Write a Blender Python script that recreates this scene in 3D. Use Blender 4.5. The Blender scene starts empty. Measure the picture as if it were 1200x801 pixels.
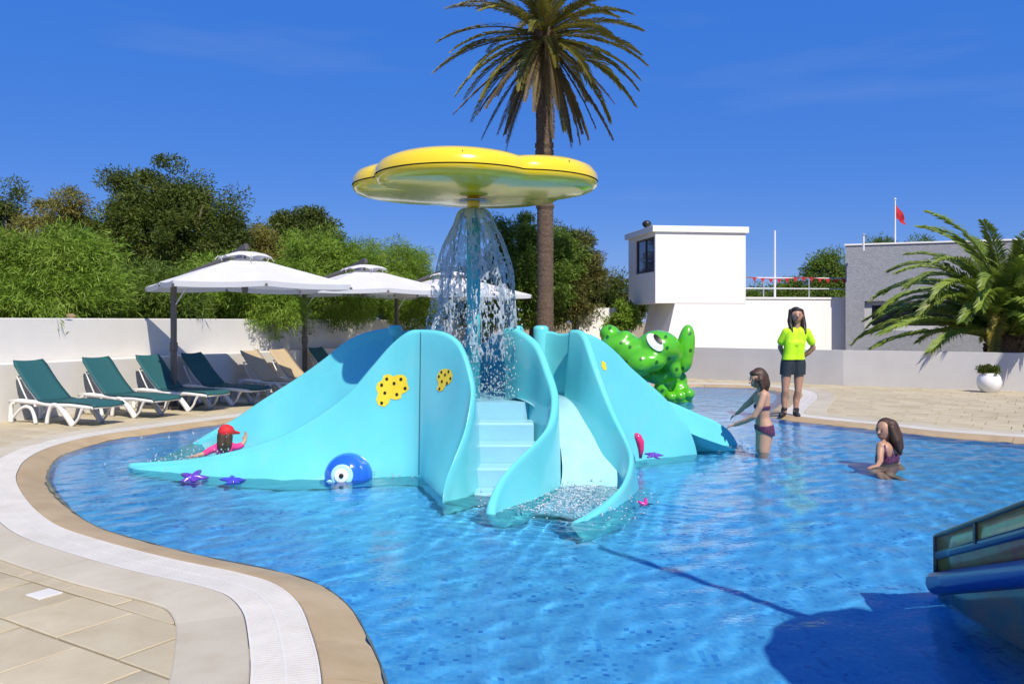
import bpy, bmesh, math, random
import numpy as np
from mathutils import Vector, Matrix, noise, geometry
R = math.radians
random.seed(7); rng = np.random.default_rng(7)
scene = bpy.context.scene
col = scene.collection

# ------------------------------------------------------------------ camera, sky, sun, exposure
CAM_H, FPX, CX, HY = 1.45, 1000.0, 600.0, 377.0
cam_d = bpy.data.cameras.new('camera'); cam = bpy.data.objects.new('camera', cam_d); col.objects.link(cam)
cam.location = (0, 0, CAM_H); cam.rotation_euler = (R(90), 0, 0)
cam_d.sensor_width = 36; cam_d.lens = 30.0; cam_d.shift_y = -23.5 / 1200; cam_d.clip_end = 4000; cam_d.clip_start = .05
scene.camera = cam
SUN_AZ = Vector((.38, -.925)).normalized(); SUN_EL = R(51)
world = bpy.data.worlds.new('World'); scene.world = world; world.use_nodes = True
wn = world.node_tree.nodes; wl = world.node_tree.links; wn.clear()
sky = wn.new('ShaderNodeTexSky'); sky.sky_type = 'NISHITA'; sky.sun_disc = False
sky.sun_elevation = SUN_EL; sky.sun_rotation = math.atan2(SUN_AZ.x, SUN_AZ.y)
sky.altitude = 0; sky.air_density = 1.0; sky.dust_density = 0.0; sky.ozone_density = 2.0
hs = wn.new('ShaderNodeHueSaturation'); hs.inputs['Saturation'].default_value = 1.3; hs.inputs['Hue'].default_value = .512
bgn = wn.new('ShaderNodeBackground'); bgn.inputs['Strength'].default_value = .125
wo = wn.new('ShaderNodeOutputWorld')
wl.new(sky.outputs[0], hs.inputs['Color']); mxs = wn.new('ShaderNodeMix'); mxs.data_type = 'RGBA'; mxs.inputs['Factor'].default_value = .80; mxs.inputs['B'].default_value = (.20, 1.12, 4.5, 1)
wl.new(hs.outputs[0], mxs.inputs['A']); # thin cirrus
wtc = wn.new('ShaderNodeTexCoord'); wmp = wn.new('ShaderNodeMapping'); wmp.inputs['Rotation'].default_value = (0, R(-14), 0); wmp.inputs['Scale'].default_value = (1.1, 1.1, 7.5); wmp.inputs['Location'].default_value = (.35, .1, .45)
wnz = wn.new('ShaderNodeTexNoise'); wnz.inputs['Scale'].default_value = 1.7; wnz.inputs['Detail'].default_value = 5; wnz.inputs['Roughness'].default_value = .55
wmr = wn.new('ShaderNodeMapRange'); wmr.inputs[1].default_value = .56; wmr.inputs[2].default_value = .82; wmr.inputs[4].default_value = .22
wl.new(wtc.outputs['Generated'], wmp.inputs[0]); wl.new(wmp.outputs[0], wnz.inputs['Vector']); wl.new(wnz.outputs['Fac'], wmr.inputs[0])
mxc = wn.new('ShaderNodeMix'); mxc.data_type = 'RGBA'; mxc.inputs['B'].default_value = (2.2, 3.0, 4.6, 1)
wl.new(wmr.outputs[0], mxc.inputs['Factor']); wl.new(mxs.outputs['Result'], mxc.inputs['A']); wl.new(mxc.outputs['Result'], bgn.inputs[0]); wl.new(bgn.outputs[0], wo.inputs[0])
sun_d = bpy.data.lights.new('sun', 'SUN'); sun_d.energy = 4.6; sun_d.angle = R(.5); sun_d.color = (1, .92, .78)
sun = bpy.data.objects.new('sun', sun_d); col.objects.link(sun); sun.location = (20, -12, 30)
to_sun = Vector((SUN_AZ.x * math.cos(SUN_EL), SUN_AZ.y * math.cos(SUN_EL), math.sin(SUN_EL)))
sun.rotation_euler = to_sun.to_track_quat('Z', 'Y').to_euler()
scene.view_settings.view_transform = 'Standard'; scene.view_settings.look = 'None'
scene.view_settings.exposure = 0.3; scene.view_settings.gamma = 1
scene.render.engine = 'CYCLES'
cy = scene.cycles
cy.max_bounces = 10; cy.transparent_max_bounces = 24; cy.diffuse_bounces = 3; cy.glossy_bounces = 4; cy.transmission_bounces = 8
cy.use_denoising = True; cy.sample_clamp_indirect = 6; cy.caustics_reflective = False; cy.caustics_refractive = True

# ------------------------------------------------------------------ helpers
def G(px, py, z=0.0):
    y = (CAM_H - z) * FPX / (py - HY); return Vector(((px - CX) / FPX * y, y, z))
def P(px, py, y):
    return Vector(((px - CX) / FPX * y, y, CAM_H - (py - HY) / FPX * y))
def tag(o, label=None, cat=None, group=None, kind=None):
    for k, v in (('label', label), ('category', cat), ('group', group), ('kind', kind)):
        if v: o[k] = v
    return o
def empty(name, loc=(0, 0, 0), rz=0):
    o = bpy.data.objects.new(name, None); col.objects.link(o); o.location = loc; o.rotation_euler = (0, 0, rz)
    o.empty_display_size = .1; return o
def link(name, me, m=None, parent=None, smooth=None):
    o = bpy.data.objects.new(name, me); col.objects.link(o)
    if m is not None and not me.materials: me.materials.append(m)
    if parent is not None: o.parent = parent
    if smooth is not None:
        me.polygons.foreach_set('use_smooth', [smooth] * len(me.polygons))
    return o
def np_mesh(name, v, f, attrs=None):
    """v (n,3), f (m,k) arrays -> mesh, fast"""
    v = np.asarray(v, np.float32); f = np.asarray(f, np.int32); m, k = f.shape
    me = bpy.data.meshes.new(name)
    me.vertices.add(len(v)); me.vertices.foreach_set('co', v.ravel())
    me.loops.add(m * k); me.loops.foreach_set('vertex_index', f.ravel())
    me.polygons.add(m); me.polygons.foreach_set('loop_start', np.arange(0, m * k, k, dtype=np.int32))
    for an, arr in (attrs or {}).items():
        a = me.attributes.new(an, 'FLOAT', 'FACE'); a.data.foreach_set('value', np.asarray(arr, np.float32))
    me.update(calc_edges=True); me.validate(); return me
class MB:
    def __init__(s): s.v = []; s.f = []
    def add(s, vs, fs):
        b = len(s.v); s.v += [tuple(p) for p in vs]; s.f += [tuple(i + b for i in q) for q in fs]; return s
    def box(s, c, d, M=None, taper=1.0):
        x, y, z = d[0] / 2, d[1] / 2, d[2] / 2
        vs = [Vector((sx * x * (taper if sz > 0 else 1), sy * y * (taper if sz > 0 else 1), sz * z)) for sz in (-1, 1) for sx, sy in ((-1, -1), (1, -1), (1, 1), (-1, 1))]
        vs = [(M @ p if M is not None else p) + Vector(c) for p in vs]
        return s.add(vs, [(3, 2, 1, 0), (4, 5, 6, 7), (0, 1, 5, 4), (1, 2, 6, 5), (2, 3, 7, 6), (3, 0, 4, 7)])
    def prism(s, pts, z0, z1):
        n = len(pts); vs = [(p[0], p[1], z0) for p in pts] + [(p[0], p[1], z1) for p in pts]
        return s.add(vs, [tuple(reversed(range(n))), tuple(range(n, 2 * n))] + [(i, (i + 1) % n, n + (i + 1) % n, n + i) for i in range(n)])
    def hull(s, lo, hi):
        n = len(lo)
        return s.add(list(lo) + list(hi), [tuple(reversed(range(n))), tuple(range(n, 2 * n))] + [(i, (i + 1) % n, n + (i + 1) % n, n + i) for i in range(n)])
    def tube(s, path, r, n=8, caps=True, flat=1.0):
        path = [Vector(p) for p in path]; m = len(path); rr = r if hasattr(r, '__len__') else [r] * m
        up = Vector((0, 0, 1)); vs = []
        t0 = (path[1] - path[0]).normalized()
        a = t0.cross(up)
        if a.length < .05: a = t0.cross(Vector((0, 1, 0)))
        a.normalize()
        for i in range(m):
            t = (path[min(i + 1, m - 1)] - path[max(i - 1, 0)])
            t = t.normalized() if t.length > 1e-9 else t0
            a = (a - t * a.dot(t)).normalized(); b = t.cross(a)
            for k in range(n):
                w = 2 * math.pi * k / n
                vs.append(path[i] + a * (math.cos(w) * rr[i]) + b * (math.sin(w) * rr[i] * flat))
        fs = [(i * n + k, i * n + (k + 1) % n, (i + 1) * n + (k + 1) % n, (i + 1) * n + k) for i in range(m - 1) for k in range(n)]
        if caps: fs += [tuple(reversed(range(n))), tuple((m - 1) * n + k for k in range(n))]
        return s.add(vs, fs)
    def lathe(s, prof, c=(0, 0, 0), n=24, M=None):
        vs = []; c = Vector(c)
        for r, z in prof:
            for k in range(n):
                w = 2 * math.pi * k / n; p = Vector((r * math.cos(w), r * math.sin(w), z))
                vs.append((M @ p if M is not None else p) + c)
        m = len(prof)
        return s.add(vs, [(i * n + k, i * n + (k + 1) % n, (i + 1) * n + (k + 1) % n, (i + 1) * n + k) for i in range(m - 1) for k in range(n)])
    def ball(s, c, r, M=None, nu=16, nv=10):
        r = r if hasattr(r, '__len__') else (r, r, r); c = Vector(c)
        vs = []; fs = []
        for j in range(nv + 1):
            ph = math.pi * j / nv
            for k in range(nu):
                w = 2 * math.pi * k / nu
                p = Vector((r[0] * math.sin(ph) * math.cos(w), r[1] * math.sin(ph) * math.sin(w), -r[2] * math.cos(ph)))
                vs.append((M @ p if M is not None else p) + c)
        for j in range(nv):
            for k in range(nu):
                a, b = j * nu + k, j * nu + (k + 1) % nu; d, e = a + nu, b + nu
                fs.append((a, b, e, d))
        return s.add(vs, fs)
    def cone(s, p, q, r0, r1, n=14):
        """rounded cone from p to q (closed capsule)"""
        p = Vector(p); q = Vector(q); t = q - p; L = t.length
        if L < 1e-6: return s.ball(p, r0)
        M = t.to_track_quat('Z', 'Y').to_matrix()
        prof = [(r0 * math.sin(a), -r0 * math.cos(a)) for a in [i * math.pi / 10 for i in range(6)]] + [(r1 * math.sin(a), L - r1 * math.cos(a)) for a in [i * math.pi / 10 for i in range(5, 11)]]
        prof[0] = (1e-4, prof[0][1]); prof[-1] = (1e-4, prof[-1][1])
        return s.lathe(prof, p, n, M)
    def grid(s, rows, close=False):
        n = len(rows[0]); m = len(rows); vs = [p for r in rows for p in r]
        return s.add(vs, [(i * n + k, i * n + (k + 1) % n, (i + 1) * n + (k + 1) % n, (i + 1) * n + k) for i in range(m - 1) for k in range(n if close else n - 1)])
    def mesh(s, name='mesh'):
        me = bpy.data.meshes.new(name); me.from_pydata(s.v, [], s.f); me.update(); return me
    def build(s, name, m=None, parent=None, smooth=False, merge=False, bevel=0, fixn=True):
        me = s.mesh(name)
        if fixn or merge or bevel:
            bm = bmesh.new(); bm.from_mesh(me)
            if merge: bmesh.ops.remove_doubles(bm, verts=bm.verts, dist=1e-4)
            bmesh.ops.recalc_face_normals(bm, faces=bm.faces)
            bm.to_mesh(me); bm.free()
        o = link(name, me, m, parent, smooth)
        if bevel:
            b = o.modifiers.new('bevel', 'BEVEL'); b.width = bevel; b.segments = 2; b.limit_method = 'ANGLE'; b.angle_limit = R(40)
        return o
def apply_mods(o):
    bpy.context.view_layer.update()
    dg = bpy.context.evaluated_depsgraph_get()
    me = bpy.data.meshes.new_from_object(o.evaluated_get(dg))
    o.modifiers.clear(); old = o.data; o.data = me
    bpy.data.meshes.remove(old); return o
def skin_blob(mb, name, m, parent=None, voxel=.015, it=4, fac=.5, sub=0):
    """overlapping closed shapes -> one continuous smooth surface"""
    o = mb.build(name, m, parent, True, fixn=True)
    r = o.modifiers.new('r', 'REMESH'); r.mode = 'VOXEL'; r.voxel_size = voxel; r.use_smooth_shade = True
    s = o.modifiers.new('s', 'SMOOTH'); s.factor = fac; s.iterations = it
    apply_mods(o)
    if not o.data.materials: o.data.materials.append(m)
    return o
def crom(pts, n, closed=False):
    """Catmull-Rom through pts (any-dim sequences), n samples per span"""
    A = [np.array(p, float) for p in pts]; m = len(A); out = []
    for i in range(m if closed else m - 1):
        if closed: p0, p1, p2, p3 = A[(i - 1) % m], A[i], A[(i + 1) % m], A[(i + 2) % m]
        else: p0, p1, p2, p3 = A[max(i - 1, 0)], A[i], A[i + 1], A[min(i + 2, m - 1)]
        for k in range(n):
            t = k / n
            out.append(.5 * (2 * p1 + (p2 - p0) * t + (2 * p0 - 5 * p1 + 4 * p2 - p3) * t * t + (3 * p1 - p0 - 3 * p2 + p3) * t ** 3))
    if not closed: out.append(A[-1])
    return out
def copy_tree(o, parent=None):
    c = o.copy(); col.objects.link(c)
    if parent is not None: c.parent = parent
    for ch in list(o.children): copy_tree(ch, c)
    return c

# ------------------------------------------------------------------ materials
def mat(name, c, rough=.5, var=0., scale=6., bump=0., bscale=40., metal=0., coat=0., spec=.5, trans=0., c2=None, attr=0., objvar=0., dist=.01, sss=0., coords='Object', stain=None):
    m = bpy.data.materials.new(name); m.use_nodes = True; nt = m.node_tree; N = nt.nodes; L = nt.links
    b = N['Principled BSDF']; b.inputs['Roughness'].default_value = rough; b.inputs['Metallic'].default_value = metal
    b.inputs['Coat Weight'].default_value = coat; b.inputs['Coat Roughness'].default_value = .08; b.inputs['Specular IOR Level'].default_value = spec
    tc = N.new('ShaderNodeTexCoord'); src = None
    rgb = N.new('ShaderNodeRGB'); rgb.outputs[0].default_value = (*c, 1); src = rgb.outputs[0]
    if c2 is not None or var:
        nz = N.new('ShaderNodeTexNoise'); nz.inputs['Scale'].default_value = scale; nz.inputs['Detail'].default_value = 5; nz.inputs['Roughness'].default_value = .6
        L.new(tc.outputs[coords], nz.inputs['Vector'])
        mr = N.new('ShaderNodeMapRange'); mr.inputs[1].default_value = .32; mr.inputs[2].default_value = .68; L.new(nz.outputs['Fac'], mr.inputs[0])
        mx = N.new('ShaderNodeMix'); mx.data_type = 'RGBA'; L.new(mr.outputs[0], mx.inputs['Factor'])
        if c2 is None: ca = [x * (1 - var) for x in c]; cb = [min(1, x * (1 + var)) for x in c]
        else: ca, cb = c, c2
        mx.inputs['A'].default_value = (*ca, 1); mx.inputs['B'].default_value = (*cb, 1); src = mx.outputs['Result']
    if stain:
        ns = N.new('ShaderNodeTexNoise'); ns.inputs['Scale'].default_value = stain[1]; ns.inputs['Detail'].default_value = 7; ns.inputs['Roughness'].default_value = .7; ns.inputs['Distortion'].default_value = .6
        gm_ = N.new('ShaderNodeNewGeometry'); L.new(gm_.outputs['Position'], ns.inputs['Vector'])
        rs = N.new('ShaderNodeMapRange'); rs.inputs[1].default_value = .50; rs.inputs[2].default_value = .72; rs.inputs[4].default_value = stain[2]; L.new(ns.outputs['Fac'], rs.inputs[0])
        mxn = N.new('ShaderNodeMix'); mxn.data_type = 'RGBA'; L.new(rs.outputs[0], mxn.inputs['Factor']); L.new(src, mxn.inputs['A']); mxn.inputs['B'].default_value = (*stain[0], 1); src = mxn.outputs['Result']
    if attr or objvar:
        hsv = N.new('ShaderNodeHueSaturation')
        add = N.new('ShaderNodeMath'); add.operation = 'ADD'
        if attr:
            at = N.new('ShaderNodeAttribute'); at.attribute_name = 'rnd'
            m1 = N.new('ShaderNodeMapRange'); m1.inputs[3].default_value = -attr; m1.inputs[4].default_value = attr; L.new(at.outputs['Fac'], m1.inputs[0]); L.new(m1.outputs[0], add.inputs[0])
        else: add.inputs[0].default_value = 0
        if objvar:
            oi = N.new('ShaderNodeObjectInfo'); m2 = N.new('ShaderNodeMapRange'); m2.inputs[3].default_value = 1 - objvar; m2.inputs[4].default_value = 1 + objvar
            L.new(oi.outputs['Random'], m2.inputs[0]); L.new(m2.outputs[0], add.inputs[1])
        else: add.inputs[1].default_value = 1
        L.new(add.outputs[0], hsv.inputs['Value']); L.new(src, hsv.inputs['Color']); src = hsv.outputs[0]
    L.new(src, b.inputs['Base Color'])
    if bump:
        nb = N.new('ShaderNodeTexNoise'); nb.inputs['Scale'].default_value = bscale; nb.inputs['Detail'].default_value = 6
        L.new(tc.outputs[coords], nb.inputs['Vector'])
        bp = N.new('ShaderNodeBump'); bp.inputs['Strength'].default_value = bump; bp.inputs['Distance'].default_value = dist
        L.new(nb.outputs['Fac'], bp.inputs['Height']); L.new(bp.outputs[0], b.inputs['Normal'])
    if sss:
        b.inputs['Subsurface Weight'].default_value = sss; b.inputs['Subsurface Radius'].default_value = (.02, .008, .004)
    if trans:
        tr = N.new('ShaderNodeBsdfTranslucent'); L.new(src, tr.inputs['Color'])
        ms = N.new('ShaderNodeMixShader'); ms.inputs[0].default_value = trans
        L.new(b.outputs[0], ms.inputs[1]); L.new(tr.outputs[0], ms.inputs[2]); L.new(ms.outputs[0], N['Material Output'].inputs[0])
    return m
# ------------------------------------------------------------------ pool outline
WZ = -.035
edge_px = [(456, 801), (431, 740), (408, 705), (372, 681), (320, 666), (240, 650), (160, 630), (112, 614), (80, 592), (60, 568), (58, 554), (66, 540),
           (92, 526), (140, 514), (224, 502), (300, 492), (380, 480), (480, 466), (600, 458), (700, 454.5), (811, 453), (874, 454.5), (906, 457.5), (922, 462), (922, 468), (912, 475),
           (902, 483), (904, 489), (944, 495), (1025, 503.5), (1095, 511.5), (1200, 519.5)]
pool_pts = [G(a, b, WZ).xy for a, b in edge_px] + [Vector(p) for p in ((8.6, 8.6), (10.2, 6.3), (10.4, 3.8), (9.0, 1.6), (6.4, .35), (3.4, .1), (1.2, .55), (.1, 1.5), (-.30, 2.6))]
dense = np.array(crom(pool_pts, 24, True))
seg = np.linalg.norm(np.roll(dense, -1, 0) - dense, axis=1); cum = np.concatenate([[0], np.cumsum(seg)])
NE = int(cum[-1] / .06); ss = np.linspace(0, cum[-1], NE, endpoint=False)
dd = np.vstack([dense, dense[:1]])
EDGE = np.stack([np.interp(ss, cum, dd[:, 0]), np.interp(ss, cum, dd[:, 1])], 1)
area = .5 * np.sum(EDGE[:, 0] * np.roll(EDGE[:, 1], -1) - np.roll(EDGE[:, 0], -1) * EDGE[:, 1])
tan = np.roll(EDGE, -2, 0) - np.roll(EDGE, 2, 0); tan /= np.linalg.norm(tan, axis=1)[:, None]
sg = 1 if area > 0 else -1
NRM = np.stack([tan[:, 1], -tan[:, 0]], 1) * sg
_off = {}
def offset(d):
    if d in _off: return _off[d]
    Q = EDGE + NRM * d
    if abs(d) > 1e-6:
        D = np.linalg.norm(Q[:, None, :] - EDGE[None, :, :], axis=2).min(1)
        bad = D < abs(d) - .012
        i = 0
        if bad.any() and not bad.all():
            start = int(np.argmax(~bad)); k = 0
            while k < NE:
                j = (start + k) % NE
                if bad[j]:
                    e = k
                    while bad[(start + e) % NE]: e += 1
                    a = Q[(start + k - 1) % NE]; b = Q[(start + e) % NE]
                    for t in range(k, e): Q[(start + t) % NE] = a + (b - a) * ((t - k + 1) / (e - k + 1))
                    k = e
                else: k += 1
    _off[d] = Q; return Q
def inside(pts, poly):
    x, y = pts[:, 0], pts[:, 1]; res = np.zeros(len(pts), bool); n = len(poly)
    px, py = poly[:, 0], poly[:, 1]; qx, qy = np.roll(px, -1), np.roll(py, -1)
    for i in range(n):
        c = ((py[i] > y) != (qy[i] > y))
        if c.any():
            xx = (qx[i] - px[i]) * (y - py[i]) / ((qy[i] - py[i]) or 1e-12) + px[i]
            res ^= c & (x < xx)
    return res

# ------------------------------------------------------------------ ground with the pool cut out
m_ground = mat('sand_bedding', (.30, .22, .10), .9, c2=(.36, .29, .18), scale=3, bump=.4, bscale=60)
hole = offset(.5)[::3]
big = [(-1500, -1500), (1500, -1500), (1500, 1500), (-1500, 1500)]
vs2 = [Vector((*p, -.022)) for p in big] + [Vector((*p, -.022)) for p in hole]
tr = geometry.tessellate_polygon([vs2[:4], vs2[4:]])
gm = MB().add(vs2, tr)
tag(gm.build('ground', m_ground), kind='structure')

# pool floor and wall: small blue mosaic
def mosaic():
    m = bpy.data.materials.new('pool_mosaic'); m.use_nodes = True; N = m.node_tree.nodes; L = m.node_tree.links; b = N['Principled BSDF']
    tc = N.new('ShaderNodeTexCoord')
    sc = N.new('ShaderNodeVectorMath'); sc.operation = 'SCALE'; sc.inputs['Scale'].default_value = 1 / .03; L.new(tc.outputs['Object'], sc.inputs[0])
    fl = N.new('ShaderNodeVectorMath'); fl.operation = 'FLOOR'; L.new(sc.outputs[0], fl.inputs[0])
    wnz = N.new('ShaderNodeTexWhiteNoise'); L.new(fl.outputs[0], wnz.inputs['Vector'])
    nz = N.new('ShaderNodeTexNoise'); nz.inputs['Scale'].default_value = 2.2; nz.inputs['Detail'].default_value = 3; L.new(tc.outputs['Object'], nz.inputs['Vector'])
    ad = N.new('ShaderNodeMath'); ad.operation = 'MULTIPLY_ADD'; L.new(nz.outputs['Fac'], ad.inputs[0]); ad.inputs[1].default_value = .5; 
    sb = N.new('ShaderNodeMath'); sb.operation = 'MULTIPLY'; L.new(wnz.outputs['Value'], sb.inputs[0]); sb.inputs[1].default_value = .75; L.new(sb.outputs[0], ad.inputs[2])
    cr = N.new('ShaderNodeValToRGB'); e = cr.color_ramp.elements
    e[0].position = .18; e[0].color = (.03, .2, .62, 1); e[1].position = .34; e[1].color = (.10, .45, .86, 1)
    x = e.new(.75); x.color = (.14, .54, .92, 1); x = e.new(.98); x.color = (.16, .55, .92, 1)
    L.new(ad.outputs[0], cr.inputs[0])
    br = N.new('ShaderNodeTexBrick'); br.offset = 0; br.inputs['Scale'].default_value = 1; br.inputs['Brick Width'].default_value = .03; br.inputs['Row Height'].default_value = .03
    br.inputs['Mortar Size'].default_value = .0012; br.inputs['Mortar'].default_value = (1, 1, 1, 1); br.inputs['Color1'].default_value = (0, 0, 0, 1); br.inputs['Color2'].default_value = (0, 0, 0, 1)
    L.new(tc.outputs['Object'], br.inputs['Vector'])
    mx = N.new('ShaderNodeMix'); mx.data_type = 'RGBA'; L.new(br.outputs['Fac'], mx.inputs['Factor']); L.new(cr.outputs[0], mx.inputs['A']); mx.inputs['B'].default_value = (.14, .45, .8, 1)
    L.new(mx.outputs['Result'], b.inputs['Base Color']); b.inputs['Roughness'].default_value = .3
    return m
m_mosaic = mosaic()
FZ = -.5
o = MB().add([(-9, -1.5, FZ), (13, -1.5, FZ), (13, 22, FZ), (-9, 22, FZ)], [(0, 1, 2, 3)]).build('pool_floor', m_mosaic); tag(o, kind='structure')
e0 = offset(.02); w = MB()
w.grid([[(*p, FZ - .02) for p in e0], [(*p, -.055) for p in e0]], close=True)
tag(w.build('pool_wall', m_mosaic, None, True), kind='structure')

# ------------------------------------------------------------------ coping, overflow grating, border slabs
m_cop = mat('coping_stone', (.38, .27, .14), .55, c2=(.46, .345, .20), scale=2.5, bump=.25, bscale=90, objvar=.05, dist=.004, stain=((.26, .19, .11), 1.6, .5))
m_bord = mat('border_stone', (.43, .38, .28), .7, c2=(.51, .46, .355), scale=1.8, bump=.25, bscale=60, objvar=.05, dist=.004, stain=((.36, .27, .15), .9, .45))
m_grate = mat('white_plastic_grate', (.66, .63, .57), .45, var=.06, scale=4, stain=((.48, .43, .34), 2.2, .4))
m_chan = mat('gutter_channel', (.25, .24, .22), .8, var=.2)
def ring_piece(prof, i0, i1, step=2, gap=.003):
    """closed solid following the pool edge from sample i0 to i1; prof = [(offset, z)...] closed loop"""
    idx = list(range(i0, i1, step)) + [i1]; rows = []
    for a, i in enumerate(idx):
        row = []
        for d, z in prof:
            q = offset(d)[i % NE].copy()
            if a == 0: q += (offset(d)[(i + 1) % NE] - q) * (gap / .06)
            if a == len(idx) - 1: q += (offset(d)[(i - 1) % NE] - q) * (gap / .06)
            row.append((q[0], q[1], z))
        rows.append(row)
    mb = MB().grid(rows, close=True); n = len(prof); mb.f += [tuple(range(n)), tuple(reversed(range((len(rows) - 1) * n, len(rows) * n)))]
    return mb
def pieces(length):
    k = max(1, round(NE * .06 / length)); c = [round(NE * i / k) for i in range(k + 1)]; return list(zip(c[:-1], c[1:]))
edge_root = empty('pool_edge'); tag(edge_root, kind='structure')
COP = [(0, -.06), (.004, -.048), (.018, -.036), (.06, -.024), (.14, -.004), (.215, .009), (.262, .012), (.268, .008), (.268, -.05)]
for a, b in pieces(1.35): ring_piece(COP, a, b).build('coping_stone', m_cop, edge_root, False)
BOR = [(.552, -.05), (.552, .010), (.557, .014), (.855, .014), (.862, .009), (.865, -.05)]
for a, b in pieces(.95): ring_piece(BOR, a, b, gap=.002).build('border_slab', m_bord, edge_root, False)
ch = MB().grid([[(*p, -.03) for p in offset(.265)], [(*p, -.03) for p in offset(.555)]], close=True); ch.build('gutter_channel', m_chan, edge_root)
# grating sections: cross slats on two rails and a centre rib
d0, d1 = .275, .545
Oi, Oo = offset(d0), offset(d1)
def at_s(O, s):
    s = s % NE; i = int(s); t = s - i; return O[i] * (1 - t) + O[(i + 1) % NE] * t
for a, b in pieces(.62):
    mb = MB(); L = (b - a) * .06; n = int(L / .027)
    for k in range(n):
        s0 = a + (k + .12) * (b - a) / n; s1 = a + (k + .70) * (b - a) / n
        p, q, r_, t_ = at_s(Oi, s0), at_s(Oo, s0), at_s(Oo, s1), at_s(Oi, s1)
        mb.add([(*p, .011), (*q, .011), (*r_, .011), (*t_, .011), (*p, -.012), (*q, -.012), (*r_, -.012), (*t_, -.012)],
               [(3, 2, 1, 0), (0, 1, 5, 4), (1, 2, 6, 5), (2, 3, 7, 6), (3, 0, 4, 7)])
    sec = mb.build('grate_section', m_grate, edge_root); sec['kind'] = 'stuff'
    for dA, dB, zz in ((d0 - .003, d0 + .008, .0125), ((d0 + d1) / 2 - .006, (d0 + d1) / 2 + .006, .0125), (d1 - .008, d1 + .003, .0125)):
        ring_piece([(dA, -.02), (dA, zz), (dB, zz), (dB, -.02)], a, b, gap=.0015).build('grate_rail', m_grate, sec)

# ------------------------------------------------------------------ deck pavers in running bond
m_pav = mat('paver_stone', (.44, .37, .235), .72, c2=(.53, .46, .315), scale=2.2, bump=.3, bscale=45, attr=.07, objvar=.08, dist=.004, stain=((.34, .25, .12), 1.3, .55))
U = Vector((.843, -.538)); V = Vector((.538, .843)); TU, TV = .47, .40; O0 = G(66, 746.5).xy
off0 = offset(.02)
cand = []
for j in range(-34, 62):
    for i in range(-60, 40):
        c = O0 + V * ((j + .5) * TV) + U * ((i + .5 + (.5 if j % 2 else 0) + .13 * math.sin(j * 2.3)) * TU)
        if -13 < c.x < 15 and -.8 < c.y < 27: cand.append(c)
ctr = np.array([(c.x, c.y) for c in cand])
h1, h2 = U * (TU / 2 - .006), V * (TV / 2 - .006)
ok = np.ones(len(ctr), bool)
for sgn in ((1, 1), (1, -1), (-1, 1), (-1, -1), (0, 0)):
    ok &= ~inside(ctr + np.array(h1) * sgn[0] + np.array(h2) * sgn[1], offset(.30))
in_border = np.ones(len(ctr), bool)
for sgn in ((1, 1), (1, -1), (-1, 1), (-1, -1)):
    in_border &= inside(ctr + np.array(h1) * sgn[0] + np.array(h2) * sgn[1], offset(.84))
ctr = ctr[ok & ~in_border]
pm = MB(); a, b = TU / 2 - .006, TV / 2 - .006; c_ = .006
pm.add([(-a, -b, -.04), (a, -b, -.04), (a, b, -.04), (-a, b, -.04), (-a, -b, -.004), (a, -b, -.004), (a, b, -.004), (-a, b, -.004), (-a + c_, -b + c_, 0), (a - c_, -b + c_, 0), (a - c_, b - c_, 0), (-a + c_, b - c_, 0)],
       [(0, 1, 5, 4), (1, 2, 6, 5), (2, 3, 7, 6), (3, 0, 4, 7), (4, 5, 9, 8), (5, 6, 10, 9), (6, 7, 11, 10), (7, 4, 8, 11), (8, 9, 10, 11)])
pme = pm.mesh('paver'); pme.materials.append(m_pav)
deck = empty('pool_deck'); tag(deck, kind='structure')
ang = math.atan2(U.y, U.x)
px = ctr[:, 0] / np.maximum(ctr[:, 1], .3) * FPX + CX; py = HY + CAM_H * FPX / np.maximum(ctr[:, 1], .3)
inview = (ctr[:, 1] > 2) & (px > -15) & (px < 1215) & (py < 815)
hid = (px > 300) & (px < 860) & (ctr[:, 1] > 8)
hid |= (ctr[:, 0] < -7.6 + .45 * (ctr[:, 1] - 12.3)) & (ctr[:, 1] > 12)
size = np.where(inview & ~hid, 1 / ctr[:, 1] ** 3, 0)
order = np.argsort(-size); nobj = min(300, int((size > 0).sum()))
for k in order[:nobj]:
    o = bpy.data.objects.new('paver', pme); col.objects.link(o); o.parent = deck
    o.location = (ctr[k, 0], ctr[k, 1], random.uniform(-.002, .002)); o.rotation_euler = (random.gauss(0, .002), random.gauss(0, .002), ang + random.gauss(0, .003))
rest = ctr[order[nobj:]]
bv = np.array(pm.v); Rm = np.array([[U.x, V.x], [U.y, V.y]])
bv2 = np.concatenate([bv[:, :2] @ Rm.T, bv[:, 2:]], 1)
allv = (bv2[None] + np.concatenate([rest, rng.uniform(-.002, .002, (len(rest), 1))], 1)[:, None, :]).reshape(-1, 3)
bf = np.array(pm.f); allf = (bf[None] + (np.arange(len(rest)) * len(bv))[:, None, None]).reshape(-1, 4)
me = np_mesh('pavers_beyond', allv, allf, {'rnd': np.repeat(rng.random(len(rest)), len(bf))})
o = link('paver_field', me, m_pav, deck); o['kind'] = 'stuff'
# small white skimmer lid let into the pavers
c = G(52, 697)
lid = MB().box((0, 0, 0), (.13, .13, .014)).build('skimmer_lid', m_grate, None, bevel=.004); lid.location = (c.x, c.y, .005); lid.rotation_euler = (0, 0, ang)
tag(lid, 'small square white lid let into the beige deck pavers', 'drain lid')

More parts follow.
